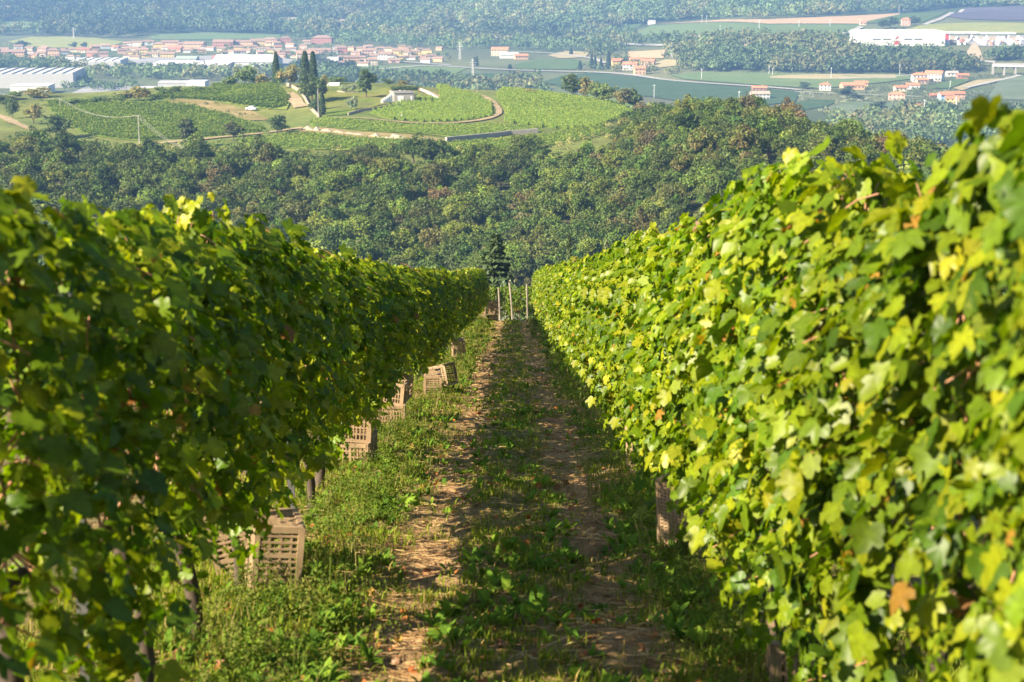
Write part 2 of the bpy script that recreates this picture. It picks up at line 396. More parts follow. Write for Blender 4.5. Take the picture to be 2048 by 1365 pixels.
def crown_conifer(H, Rc, n, q):
    lay = int(H / .45); k = rng.integers(0, lay, n); zf = (k + .3 * rng.random(n)) / lay
    nb = 9; th = (rng.integers(0, nb, n) / nb + k * .37 + .035 * rng.normal(size=n)) * 6.283
    rad = Rc * (1 - zf) ** .85 * (.8 + .35 * ((k * 7 % 5) / 5)); r = rad * rng.random(n) ** .6
    P = np.stack([r * np.cos(th), r * np.sin(th), .08 * H + zf * H * .92 - .28 * r + .25 * (r / (rad + .1)) ** 2], 1)
    N = np.stack([.4 * np.cos(th), .4 * np.sin(th), np.ones(n)], 1) + .45 * rng.normal(size=(n, 3))
    return quads(P, N, q * rng.uniform(.6, 1.3, n), rng.uniform(.65, 1.3, (n, 1)) * np.ones((1, 3)), .6)
def trunk_b(H, r, lean=.03, limbs=4, Rc=2):
    b = B(); z = np.linspace(-.4, H * .75, 6); ph = rng.random() * 6
    P = np.stack([lean * H * np.sin(z / H * 3 + ph) - lean * H * math.sin(ph), lean * H * np.cos(z / H * 2.5 + ph) - lean * H * math.cos(ph), z], 1)
    b.tube(P, np.linspace(r, r * .35, 6), 6)
    for i in range(limbs):
        a = i * 6.283 / limbs + rng.random(); z0 = H * rng.uniform(.28, .5); e = Rc * rng.uniform(.5, .85)
        s0 = np.array([np.interp(z0, z, P[:, 0]), np.interp(z0, z, P[:, 1]), z0])
        b.tube([s0, s0 + (e * .5 * math.cos(a), e * .5 * math.sin(a), H * .14), s0 + (e * math.cos(a), e * math.sin(a), H * .3)], [r * .45, r * .3, r * .12], 5)
    return b
def make_single_tree(name, H, Rc, n, q, **kw):
    V1, F1, c1 = crown_round(H, Rc, n, q, **kw); b = trunk_b(H, .035 * H * .6, Rc=Rc)
    V2 = np.concatenate(b.V); F2 = np.concatenate(b.F4)
    return mesh(name, np.concatenate([V1, V2]), [np.concatenate([F1, F2 + len(V1)])], [M_crown, M_bark],
                cols=np.concatenate([c1, np.ones((len(V2), 3))]), midx=[0] * len(F1) + [1] * len(F2))
def scatter_crowns(name, P, Rr, Hh, cols, K, qk=.46, m=None):
    N = len(P); d = sph(N * K, -.3).reshape(N, K, 3)
    lum = rng.uniform(.6, 1.08, (N, K, 1)); 
    Pq = P[:, None] + np.stack([np.zeros(N), np.zeros(N), Hh * .52], 1)[:, None] + d * lum * np.stack([Rr, Rr, Hh * .5], 1)[:, None]
    cc = cols[:, None] * (rng.uniform(.85, 1.16, (N, K, 1)) if K > 50 else rng.uniform(.72, 1.3, (N, K, 1)))
    V, Fq, c = quads(Pq.reshape(-1, 3), (d + (.32 if K > 50 else .5) * rng.normal(size=d.shape)).reshape(-1, 3), (np.repeat(Rr, K) * qk) * rng.uniform(.7, 1.3, N * K), cc.reshape(-1, 3))
    o = obj(name, mesh(name, V, [Fq], m or M_crown, cols=c)); tag(o, kind='stuff'); return o

# ================================================================== THE TWO VINE ROWS
LGREEN = np.array([[.065, .13, .007], [.12, .19, .007], [.18, .24, .007], [.25, .285, .008], [.31, .31, .012], [.36, .20, .03], [.25, .11, .03]])
def vine_foliage(seed, n=1380, top=1.93, hang=.30):
    global rng
    keep = rng; rng = np.random.default_rng(100 + seed)
    y = rng.uniform(-.60, .60, n); side = rng.choice([-1., 1.], n, p=[.45, .55])
    zb = np.where(side < 0, .90, hang) + np.where(side < 0, .2, .44) * (vnoise(y * 2.9 + seed * 5, y * 0, 61) - .42)
    zt = top + .20 * (vnoise(y * 3.0 + seed * 9, y * 0, 62) - .5)
    f = rng.random(n) ** .66; z = zb + (zt - zb) * f
    lumps = vnoise(y * 4.2 + seed * 3, z * 4.2, 63)
    sn = np.sin(math.pi * np.clip(f * .85 + .12, 0, 1)) ** .7; wd = np.where(side < 0, .15 + .20 * sn, .23 + .13 * sn) * (.72 + .6 * lumps)
    xx = side * wd * rng.random(n) ** .38
    outer = np.abs(xx) / wd
    o = np.stack([side * (.4 + .8 * outer), .25 * rng.normal(size=n), .25 + .9 * f ** 2 +   .25 * rng.random(n)], 1) + .58 * rng.normal(size=(n, 3))
    tip = np.stack([side * .5, .35 * rng.normal(size=n), -1.0 + .5 * rng.random(n)], 1) + .35 * rng.normal(size=(n, 3))
    P = np.stack([xx, y, z], 1); S = .036 + .062 * rng.random(n) ** 1.9
    ci = rng.choice(7, n, p=[.17, .30, .335, .165, .02, .006, .004])
    # shoots that stand up out of the canopy top, and a few that lean out and hang
    b = B(); add = []
    for k in range(9):
        y0 = rng.uniform(-.5, .5); x0 = rng.uniform(-.12, .12); Ls = rng.uniform(.08, .26) if k < 7 else .45
        d = np.array([rng.normal(0, .25), rng.normal(0, .3), 1.0]); d /= np.linalg.norm(d)
        base = np.array([x0, y0, top - .12])
        if k >= 7: base = np.array([.2 * rng.choice([-1, 1]), y0, rng.uniform(.75, 1.3)]); d = np.array([np.sign(base[0]) * .6, .3, -.5])
        b.tube([base - d * .1, base + d * Ls * .35, base + d * Ls * .72], [.0035, .0025, .0015], 4)
        for j in range(int(Ls * 46) + 3):
            p = base + d * Ls * (j + .6) / (Ls * 46 + 2); sd = rng.normal(size=3) * (1, 1, .3)
            add.append((p + sd * .03, sd * .9 + (0, 0, .6), sd + (0, 0, -.5), rng.uniform(.04, .085), rng.choice([1, 2, 3, 3, 4])))
    P = np.concatenate([P, [a[0] for a in add]]); o = np.concatenate([o, [a[1] for a in add]])
    tip = np.concatenate([tip, [a[2] for a in add]]); S = np.concatenate([S, [a[3] for a in add]])
    ci = np.concatenate([ci, [a[4] for a in add]]).astype(int)
    cols = .80 * LGREEN[ci] * rng.uniform(.78, 1.22, (len(ci), 1))
    P[:, 2] -= .1904 * P[:, 1]                     # the row follows the slope
    V, Fq, c = place_leaves(P, o, tip, S, cols)
    me = mesh('foliage', V, [Fq], M_vine, cols=c, smooth=True)
    # canes tied up the wires, and leaf stalks
    for k in range(12):
        y0 = rng.uniform(-.5, .5); sx = rng.uniform(-.06, .06); zz = np.linspace(.76, top - .1, 5)
        pts = np.stack([sx + .07 * rng.normal(size=5), y0 + .06 * rng.normal(size=5), zz - .1904 * y0], 1); b.tube(pts, np.linspace(.0055, .003, 5), 5)
    for k in range(26):
        i = rng.integers(0, n); p0 = P[i]; q0 = p0 * (.35, 1, 1) + (0, rng.normal(0, .08), .06 + .05 * rng.random())
        b.tube([q0, (p0 + q0) / 2 + (0, 0, .015), p0], .0026, 4)
    cm = b.mesh('cane', M_cane, smooth=True)
    t = B(); zz = np.linspace(-.12, .80, 7); ph = rng.random() * 6
    tx = .035 * np.sin(zz * 5 + ph) - .035 * np.sin(.8 * 5 + ph); ty = .06 * np.sin(zz * 3.1 + ph * 2) - .06 * np.sin(.8 * 3.1 + ph * 2)
    rr = np.array([.046, .035, .030, .028, .028, .031, .036]) * rng.uniform(.85, 1.15)
    t.tube(np.stack([tx, ty, zz], 1), rr * (1 + .2 * rng.normal(size=7)), 8)
    for s in (-1, 1):
        ly = np.linspace(0, .5, 5); t.tube(np.stack([.012 * rng.normal(size=5), s * ly, .79 + .03 * np.sin(ly * 9) - .1904 * s * ly], 1), np.linspace(.026, .011, 5), 6)
    tm = t.mesh('trunk', M_bark, smooth=True)
    rng = keep
    return me, cm, tm
VP = [vine_foliage(i, hang=.46) for i in range(10)] + [vine_foliage(20 + i, n=1700, hang=.25) for i in range(10)]
def place_vine(x, y, k, flip, label, group, sz=1.0, sx=1.0, tint=(1, 1, 1), rz=0.0, thin=False):
    z = float(hgt(x, y)) if thin else -1.63 - .1904 * y
    r = empty('grapevine', (x, y, z), (0, 0, rz), (-sx if flip else sx, 1, sz))
    tag(r, label, 'grapevine', group)
    for nm, me in zip(('foliage', 'cane', 'trunk'), VP[k]):
        c = obj(nm, me, r)
        if nm == 'foliage': c.color = (*tint, 1)
    return r
pr = random.Random(3)
for X, side in ((XL, 'l'), (XR, 'r')):
    y = 1.7; last = -1
    while y < 70.3:
        k = pr.choice([i for i in range(10) if i != last]) + (10 if side == 'r' or y < 5.2 else 0); last = k % 10
        g = pr.uniform(.86, 1.1)
        wob = .05 * math.sin(y * .31 + (2 if side == 'r' else 0)) + pr.uniform(-.04, .04)
        sz = pr.uniform(.95, 1.05)
        sz *= float(np.interp(y, [0, 8, 12, 38, 52, 62, 71], [1.0, .96, .90, .89, .98, 1.05, 1.05])) if side == 'l' else float(np.interp(y, [0, 4, 8, 14, 18, 28, 50, 71], [.98, .99, 1.02, 1.02, .96, .98, 1.03, 1.06]))
        if side == 'l':
            lab = 'grapevine with dark shaded leaves facing the grass alley and a sunlit yellow-green top'
            grp = 'grapevines in the shaded row'
        else:
            lab = 'grapevine in the sunlit row whose bright yellow-green leaf wall faces the grass alley'
            grp = 'grapevines in the sunlit row'
        place_vine(X + wob, y, k, side == 'r', lab, grp, sz, pr.uniform(.9, 1.12), (g, g * pr.uniform(.97, 1.03), g))
        y += pr.choice([.92, 1.0, 1.1, 1.2, 1.4]) if side == 'l' else pr.uniform(.86, 1.0)
# block of vines across the end of the alley, behind the leaning posts
for i, (x, y) in enumerate([(-2.3, 81.5), (-1.45, 80.6), (-.55, 80.9), (.35, 80.7), (1.25, 81.1), (2.2, 81.4)]):
    place_vine(x, y, i, i % 2 == 0, 'grapevine standing behind the wooden posts at the end of the grass alley', 'grapevines across the end of the alley', 1.0, 1.0, (.75, .85, .8), R(90 + 6 * (i % 3)), True)
def post(px, Y, h, label, r=.035, lean=(0, 0), mat=None):
    x = (px - 1024) / F * Y * 1.0; z = float(hgt(x, Y))
    b = B(); b.tube([(0, 0, -.3), (lean[0] * .4, lean[1] * .4, h * .45), (lean[0], lean[1], h)], [r, r * .97, r * .92], 8)
    o = obj('trellis_post', b.mesh('trellis_post', mat or M_post, smooth=True), loc=(x, Y, z)); tag(o, label, 'post', 'trellis posts'); return o
post(970, 76.5, 2.05, 'thin pale post beside the crate pile at the end of the shaded row', .028)
post(1000, 76, 1.75, 'upright wooden post between the crate pile and the leaning post', .04, (-.08, 0))
post(1026, 76, 1.9, 'leaning wooden post standing alone in the middle of the alley end', .045, (-.16, 0))
post(1056, 76, 1.85, 'wooden post half hidden by the end of the sunlit vine row', .035, (-.05, 0))
for X, nm in ((XL, 'shaded'), (XR, 'sunlit')):
    for i, y in enumerate(np.arange(5.2, 70, 5.4)):
        b = B(); b.box(0, 0, .72, .045, .03, 1.75)
        o = obj('trellis_post', b.mesh('trellis_post', M_steel), loc=(X + .02, float(y) + .35, -1.63 - .1904 * (float(y) + .35)))
        tag(o, f'grey steel post standing among the vines inside the {nm} row', 'post', f'steel posts in the {nm} row')
    for zz in (.80, 1.25):
        b = B(); b.tube([(X, 1, -1.63 - .1904 + zz), (X, 70.3, -1.63 - .1904 * 70.3 + zz)], .0022, 4)
        o = obj('trellis_wire', b.mesh('trellis_wire', M_wire)); tag(o, f'thin steel wire carrying the vines along the {nm} row, {"lower" if zz < 1 else "upper"} of two', 'wire')

# ------------------------------------------------------------------ harvest crates
def crate_meshes():
    L, W, H, t = .43, .31, .25, .012; out = {}
    def panel(len_, h):
        b = B()
        b.box(0, 0, h - .016, len_, t * 2.2, .032).box(0, 0, .014, len_, t * 1.4, .028)
        for z in (.30, .53, .74): b.box(0, 0, h * z, len_ - .01, t * .7, .012)
        n = int(len_ / .034)
        for i in range(n + 1): b.box(-len_ / 2 + .012 + (len_ - .024) * i / n, 0, h / 2, .011 if i % 4 else .024, t, h - .03)
        return b
    out['side_panel'] = panel(L, H).mesh('side_panel', M_crate); out['end_panel'] = panel(W - .03, H).mesh('end_panel', M_crate)
    b = B()
    for i in range(19): b.box(-L / 2 + .02 + (L - .04) * i / 18, 0, .008, .012, W - .02, .010)
    for i in range(11): b.box(0, -W / 2 + .02 + (W - .04) * i / 10, .0095, L - .02, .012, .009)
    out['base'] = b.mesh('base', M_crate)
    b = B(); b.box(0, 0, H / 2, .032, .032, H + .006); out['corner_post'] = b.mesh('corner_post', M_crate)
    return out, L, W, H
CM, CL, CW, CH = crate_meshes()
def crate(x, y, dz, rot, label, group='harvest crates under the vines'):
    r = empty('harvest_crate', (x, y, -1.63 - .1904 * y + dz), tuple(R(a) for a in rot)); tag(r, label, 'crate', group)
    for s in (-1, 1):
        obj('side_panel', CM['side_panel'], r, (0, s * (CW / 2 - .006), 0)); obj('end_panel', CM['end_panel'], r, (s * (CL / 2 - .006), 0, 0), (0, 0, R(90)))
    obj('base', CM['base'], r); 
    for sx in (-1, 1):
        for sy in (-1, 1): obj('corner_post', CM['corner_post'], r, (sx * (CL / 2 - .012), sy * (CW / 2 - .012), 0))
    return r
def xa(px, y): return (px - 1024) / F * y * 1.03
# standing on end: rot about y by 90 puts the long side up
crate(-1.34, 8.25, .20, (0, 96, 14), 'tan crate standing on end beside bare trunks of the shaded row, ribbed side up')
crate(-1.62, 8.75, .20, (0, 80, 8), 'tan crate half hidden behind the upended crate by the bare trunks')
crate(-1.36, 14.2, .02, (0, 0, 84), 'tan crate under the shaded row, lower of two with lattice sides in the weeds')
crate(-1.36, 14.25, .28, (4, 0, 88), 'tan crate stacked on top of a lattice crate in the weeds')
crate(-1.36, 18.6, .02, (0, 0, 92), 'tan crate sitting behind tall pale weeds under the shaded row')
crate(-1.34, 18.7, .28, (6, 0, 80), 'tan crate resting on the crate behind the tall pale weeds')
crate(-1.26, 23.6, .16, (90, 0, 95), 'tan crate standing on its side by the wheel track, lower of a stepped pair')
crate(-1.12, 24.4, .22, (76, 8, 72), 'tan crate tilted like an open book above the wheel track')
crate(-1.22, 34.0, .22, (0, 88, 10), 'slim tan crate on end between vines far down the shaded row')
for i, (dx, dy, dz, rt) in enumerate([(0, 0, 0, 4), (.02, .02, .28, -3), (0, -.01, .56, 8)]):
    crate(-.80 + dx, 69.6 + dy, dz + .02, (0, 0, rt), f'brown crate at the end of the shaded row, {["bottom", "middle", "top"][i]} of the tall pile')
for i in range(2):
    crate(-1.30, 69.0, .02 + .28 * i, (0, 0, 5 - 9 * i), f'brown crate next to the tall pile at the row end, {["bottom", "top"][i]} of two')
crate(.97, 9.5, .22, (0, 86, 48), 'tan crate on end at the foot of the sunlit row, bright side towards the alley')
crate(1.22, 9.3, .02, (0, 0, 88), 'tan slatted crate lying flat under the sunlit row beside a dark trunk')
crate(1.06, 13.2, .22, (0, 84, 60), 'tan lattice crate upright in deep weeds under the sunlit row')
crate(1.17, 6.3, .01, (0, 0, 84), 'low tan lattice crate under broad leaves of the sunlit row beside a trunk')

# ------------------------------------------------------------------ alley floor: grass, weeds, litter
def ground_pts(n, x0, x1, y0, y1, pw=1.25):
    u = rng.random(n); a = 1 - pw
    y = (y0 ** a + u * (y1 ** a - y0 ** a)) ** (1 / a) if pw != 1 else y0 * (y1 / y0) ** u
    return rng.uniform(x0, x1, n), y
def trackness(x, y):
    return np.max([np.exp(-((x - tx - .1 * (vnoise(x * 0, y * .4, 31) - .5)) / .22) ** 2) for tx in TRK], 0) * (.35 + .85 * vnoise(x * 2.6, y * 1.9, 33))
def blades(x, y, h, wd, cols, bend=.5, m=None):
    n = len(x); th = rng.random(n) * 6.283; z = hgt(x, y)
    d = np.stack([np.cos(th), np.sin(th)], 1); s = np.stack([-d[:, 1], d[:, 0]], 1)
    be = bend * rng.random(n) * h
    def lvl(f): return np.stack([x + d[:, 0] * be * f * f, y + d[:, 1] * be * f * f, z - .01 + h * f * (1 - .25 * bend * f)], 1)
    s3 = np.column_stack([s, np.zeros(n)])
    rows = []
    for f, wf in ((0, 1), (.55, .8), (1, .08)):
        c = lvl(f); rows += [c - s3 * (wd * wf / 2)[:, None], c + s3 * (wd * wf / 2)[:, None]]
    V = np.stack(rows, 1).reshape(-1, 3); i = 6 * np.arange(n)[:, None]
    return V, np.concatenate([i + np.array([[0, 1, 3, 2]]), i + np.array([[2, 3, 5, 4]])]), np.repeat(cols, 6, 0)
GV = []; GF = []; GC = []; gn = 0
def gadd(r):
    global gn
    GV.append(r[0]); GF.append(r[1] + gn); GC.append(r[2]); gn += len(r[0])
def clump(x, y, sp):
    """gathers blades into tufts"""
    k = max(1, len(x) // 14); j = rng.integers(0, k, len(x)); return x[j] + rng.normal(0, sp, len(x)), y[j] + rng.normal(0, sp, len(x))
x, y = ground_pts(210000, -2.3, 2.1, 4.5, 73); x, y = clump(x, y, .045)
pt = vnoise(x * 2.1, y * 1.6, 71) * .7 + vnoise(x * 6, y * 5, 72) * .5
ok = (rng.random(len(x)) < np.clip(1.1 - trackness(x, y) * 1.12, 0, 1)) & (rng.random(len(x)) < np.clip(pt * 2.4 - .42, .05, 1)); x, y = x[ok], y[ok]
verge = np.clip((np.abs(x - .0) - .72) / .3, 0, 1)
h = rng.uniform(.025, .08, len(x)) * (1 + .35 * verge) * (.7 + .8 * vnoise(x * 1.5, y * 1.5, 73)); wd = np.maximum(rng.uniform(.004, .009, len(x)), y * .00038)
pal = np.array([[.16, .21, .022], [.12, .17, .02], [.22, .25, .028], [.33, .25, .09], [.085, .12, .02]])
c = pal[rng.choice(5, len(x), p=[.31, .25, .22, .10, .12])] * rng.uniform(.8, 1.2, (len(x), 1))
gadd(blades(x, y, h, wd, c, .8))
# long seeding stems along the feet of the vines
x, y = ground_pts(2600, -2.0, 1.8, 5, 70); x = np.where(rng.random(len(x)) < .6, rng.normal(XL + .35, .22, len(x)), rng.normal(XR - .3, .2, len(x))); x, y = clump(x, y, .05)
c = np.array([[.13, .17, .035], [.26, .21, .09], [.09, .14, .025]])[rng.integers(0, 3, len(x))]
gadd(blades(x, y, rng.uniform(.10, .34, len(x)), np.maximum(.005, y * .00036), c, .7))
o = obj('grass', mesh('grass', np.concatenate(GV), [np.concatenate(GF)], M_grass, cols=np.concatenate(GC))); tag(o, 'green grass tufts growing in the alley between the two vine rows', 'grass', kind='stuff')
# broad-leaved weeds: rosettes of long leaves
def rosettes(n, x0, x1, cen=None):
    x, y = ground_pts(n, x0, x1, 5, 72, 1.2)
    if cen is not None: x = rng.normal(cen[0], cen[1], n)
    ok = rng.random(n) < (1.1 - 1.3 * trackness(x, y)) * np.clip(vnoise(x * 1.8, y * 1.2, 77) * 2.4 - .75, .04, 1); x, y = x[ok], y[ok]
    k = 9; X = np.repeat(x, k); Y = np.repeat(y, k); th = rng.random(len(X)) * 6.283; e = rng.uniform(.25, 1.3, len(X))
    L = rng.uniform(.035, .10, len(X)) * np.repeat(rng.uniform(.6, 1.3, len(x)), k)
    d = np.stack([np.cos(th) * np.cos(e), np.sin(th) * np.cos(e), np.sin(e)], 1); nn = np.stack([-np.cos(th) * np.sin(e), -np.sin(th) * np.sin(e), np.cos(e)], 1)
    s = np.cross(d, nn); b0 = np.stack([X, Y, hgt(X, Y)], 1); wdt = L * rng.uniform(.13, .24, len(X))
    rows = [b0 - s * (wdt * .25)[:, None], b0 + s * (wdt * .25)[:, None]]
    for f, wf, dr in ((.4, .9, .0), (.75, .8, -.06), (1.0, .12, -.2)):
        q = b0 + d * (L * f)[:, None] + nn * (L * dr)[:, None]; rows += [q - s * (wdt * wf)[:, None], q + s * (wdt * wf)[:, None]]
    V = np.stack(rows, 1).reshape(-1, 3); i = 8 * np.arange(len(X))[:, None]
    Fq = np.concatenate([i + np.array([[0, 1, 3, 2]]), i + np.array([[2, 3, 5, 4]]), i + np.array([[4, 5, 7, 6]])])
    c = np.array([[.11, .20, .026], [.16, .25, .03], [.08, .155, .024]])[rng.integers(0, 3, len(x))].repeat(k, 0) * rng.uniform(.85, 1.15, (len(X), 1))
    return V, Fq, np.repeat(c, 8, 0)
r1 = rosettes(3400, -.9, .95); r2 = rosettes(1200, 0, 1, (XL + .4, .2)); r3 = rosettes(900, 0, 1, (XR - .3, .22))
# small bushy weeds with fine leaves on the verges
wx, wy = ground_pts(900, 0, 1, 5, 70, 1.1); wx = np.where(rng.random(900) < .62, rng.normal(XL + .38, .2, 900), rng.normal(XR - .28, .17, 900))
K = 60; Wr = rng.uniform(.05, .15, 900); Wh = rng.uniform(.08, .28, 900); d = sph(900 * K, -.2).reshape(900, K, 3)
P = np.stack([wx, wy, hgt(wx, wy) + Wh * .5], 1)[:, None] + d * rng.uniform(.3, 1.05, (900, K, 1)) * np.stack([Wr, Wr, Wh * .5], 1)[:, None]
wc = np.array([[.11, .155, .025], [.08, .13, .02], [.15, .165, .04]])[rng.integers(0, 3, 900)]
r4 = quads(P.reshape(-1, 3), (d + .8 * rng.normal(size=d.shape)).reshape(-1, 3), np.repeat(np.maximum(.016, wy * .0009), K) * rng.uniform(.6, 1.4, 900 * K), np.repeat(wc, K, 0) * rng.uniform(.75, 1.25, (900 * K, 1)))
Vs, Fs, Cs, n0 = [], [], [], 0
for r in (r1, r2, r3, r4): Vs.append(r[0]); Fs.append(r[1] + n0); Cs.append(r[2]); n0 += len(r[0])
o = obj('weeds', mesh('weeds', np.concatenate(Vs), [np.concatenate(Fs)], M_grass, cols=np.concatenate(Cs))); tag(o, 'low broad-leaved weeds and bushy herbs along the vine feet', 'weeds', kind='stuff')
# cut straw and twigs
x, y = ground_pts(34000, -2.0, 1.8, 4.6, 72, 1.3); tr = trackness(x, y); ok = rng.random(len(x)) < .25 + .75 * tr; x, y = x[ok], y[ok]
L = rng.uniform(.03, .13, len(x)); th = rng.normal(0, .9, len(x)); wd = np.maximum(.003, y * .00032); dz = rng.normal(0, .12, len(x))
d = np.stack([np.cos(th), np.sin(th), dz - .19 * np.sin(th)], 1) * L[:, None] / 2; s = np.stack([-np.sin(th), np.cos(th), .25 * np.ones(len(x))], 1) * wd[:, None]
c0 = np.stack([x, y, hgt(x, y) + .014], 1); V = np.stack([c0 - d - s, c0 + d - s, c0 + d + s, c0 - d + s], 1).reshape(-1, 3)
c = np.array([[.44, .31, .15], [.30, .18, .08], [.18, .10, .045]])[rng.integers(0, 3, len(x))] * rng.uniform(.8, 1.2, (len(x), 1))
o = obj('straw', mesh('straw', V, [4 * np.arange(len(x))[:, None] + np.arange(4)], M_dry, cols=np.repeat(c, 4, 0))); tag(o, 'dry cut straw and twigs lying in the wheel tracks', 'straw', kind='stuff')
x, y = ground_pts(900, -1.5, 1.3, 5, 65, 1.2); n = len(x)
V, Fq, c = place_leaves(np.stack([x, y, hgt(x, y) + .02], 1), np.array([[0, -.2, 1]]) + .5 * rng.normal(size=(n, 3)), rng.normal(size=(n, 3)) * (1, 1, .2), rng.uniform(.018, .052, n),
    np.array([[.36, .13, .035], [.24, .085, .03], [.18, .095, .045], [.34, .22, .05]])[rng.integers(0, 4, n)])
o = obj('fallen_leaves', mesh('fallen_leaves', V, [Fq], M_dry, cols=c)); tag(o, 'brown and orange fallen vine leaves scattered over the alley', 'fallen leaves', kind='stuff')

YM = 470                                           # sight lines to the hilltop start beyond the ravine
# ================================================================== THE WOODED RAVINE
FK = {  # kind: (colour, label, probability low, probability knoll)
 'dark': ((.052, .082, .014), 'rounded dark green tree in the dense wood below the hilltop vineyards', .40, .27),
 'mid': ((.08, .118, .018), 'mid green leafy tree in the dense wood below the hilltop vineyards', .36, .30),
 'lime': ((.135, .17, .023), 'pale yellow-green tree standing out in the dense wood below the hilltop vineyards', .13, .14),
 'olive': ((.105, .115, .026), 'drying olive-brown tree in the dense wood below the hilltop vineyards', .08, .18),
 'rust': ((.125, .10, .04), 'rust-brown withering tree in the dense wood below the hilltop vineyards', .015, .03)}
protos = [make_single_tree('forest_tree', Hh, Rc, 2900, .42, z0=z0, blobs=nb) for Hh, Rc, z0, nb in
          [(8.5, 3.4, .16, 26), (9.5, 3.6, .2, 30), (7.5, 3.6, .14, 24), (10, 3.2, .18, 30), (8, 2.8, .15, 20), (9, 4.0, .18, 34), (7, 3.0, .14, 22), (8.8, 3.2, .18, 26)]]
PH = [8.5, 9.5, 7.5, 10, 8, 9, 7, 8.8]; PR = [3.4, 3.6, 3.6, 3.2, 2.8, 4.0, 3.0, 3.2]
gx, gy = np.meshgrid(np.arange(-215, 215, 4.9), np.arange(225, 650, 4.9))
gx = gx.ravel() + rng.uniform(-2.3, 2.3, gx.size); gy = gy.ravel() + rng.uniform(-2.3, 2.3, gy.size)
tt = gx / gy; ok = (np.abs(tt) < .40); pxg = 1024 + F * tt
ymx = np.interp(pxg, [-400, 0, 230, 300, 420, 900, 1100, 1225, 1275, 1300, 1420, 2600], [505, 496, 484, 480, 478, 478, 470, 470, 560, 640, 640, 600]) 
ok &= (gy < ymx) & (gy > 232); gx, gy = gx[ok], gy[ok]
gz = hgt(gx, gy); NT = len(gx); k_ = rng.integers(0, 8, NT); s_ = rng.uniform(.58, 1.12, NT)
pj = proj(np.stack([gx, gy, gz + np.array(PH)[k_] * s_ * .6], 1))
W_, H_ = 512, 341; ids = np.full((H_, W_), -1); order = np.argsort(-gy)
for i in order:
    cx, cy = pj[i] / 4; r = PR[k_[i]] * s_[i] / gy[i] * F / 4; rv = PH[k_[i]] * s_[i] * .45 / gy[i] * F / 4
    x0, x1, y0, y1 = int(cx - r), int(cx + r) + 1, int(cy - rv), int(cy + rv) + 1
    if x1 < 0 or x0 >= W_ or y1 < 0 or y0 >= H_: continue
    x0, y0 = max(x0, 0), max(y0, 0); sub = ids[y0:y1 + 1, x0:x1 + 1]
    Yg2, Xg2 = np.mgrid[y0:y0 + sub.shape[0], x0:x0 + sub.shape[1]]
    sub[((Xg2 - cx) / r) ** 2 + ((Yg2 - cy) / rv) ** 2 < 1] = i
Yg2, Xg2 = np.mgrid[0:H_, 0:W_] * 4
ids[(Yg2 > 350 + .198 * Xg2) & (Xg2 < 1010)] = -1; ids[(Yg2 > 545 - .349 * (Xg2 - 1060)) & (Xg2 >= 1010)] = -1
cnt = np.bincount(ids[ids >= 0].ravel(), minlength=NT); show = set(np.argsort(-cnt)[:300].tolist()); show = {i for i in show if cnt[i] > 0}
kinds = list(FK); knoll = pj[:, 0] > 1230
pm = vnoise(gx / 30, gy / 30, 81)
fk = np.array([rng.choice(5, p=np.array([FK[q][3 if kn else 2] for q in kinds]) / sum(FK[q][3 if kn else 2] for q in kinds)) for kn in knoll])
stuff = []
for i in range(NT):
    c = np.array(FK[kinds[fk[i]]][0]) * rng.uniform(.82, 1.2) * (1 + rng.normal(0, .05, 3))
    if i in show:
        o = obj('forest_tree', protos[k_[i]], None, (gx[i], gy[i], gz[i] - .2), (0, 0, rng.random() * 6.28), (s_[i] * rng.uniform(.8, 1.3), s_[i] * rng.uniform(.8, 1.3), s_[i] * rng.uniform(.85, 1.15)))
        o.color = (*c, 1); tag(o, FK[kinds[fk[i]]][1], 'tree', 'trees of the wood below the hilltop')
    elif abs(gx[i] / gy[i]) < .37: stuff.append((i, c))
I = np.array([q[0] for q in stuff]); cc = np.array([q[1] for q in stuff])
# the trees that hardly show: one wood, each crown lumpy
nb = 9; d = sph(len(I) * nb, -.3).reshape(len(I), nb, 3); Rr = np.array(PR)[k_[I]] * s_[I]; Hh = np.array(PH)[k_[I]] * s_[I]
cen = np.stack([gx[I], gy[I], gz[I] + Hh * .55], 1)[:, None] + d * .62 * np.stack([Rr, Rr, Hh * .42], 1)[:, None]
cb = cc[:, None] * rng.uniform(.75, 1.25, (len(I), nb, 1))
nq = np.where(cnt[I] > 0, 60, 26); rep = np.repeat(np.arange(len(I) * nb), np.repeat(nq, nb))
dd = sph(len(rep), -.4); rb = np.repeat(Rr, nb)[rep] * .42
Pq = cen.reshape(-1, 3)[rep] + dd * (rb * rng.uniform(.75, 1.1, len(rep)))[:, None]
sz = np.where(np.repeat(cnt[I] > 0, nb)[rep], .62, 1.0)
Vq, Fq, cq = quads(Pq, dd + .5 * rng.normal(size=dd.shape), sz * rng.uniform(.6, 1.3, len(rep)), cb.reshape(-1, 3)[rep] * rng.uniform(.8, 1.2, (len(rep), 1)))
o = obj('woods', mesh('woods', Vq, [Fq], M_crown, cols=cq)); tag(o, 'close-grown mixed wood filling the ravine below the hilltop vineyards', 'woods', kind='stuff')
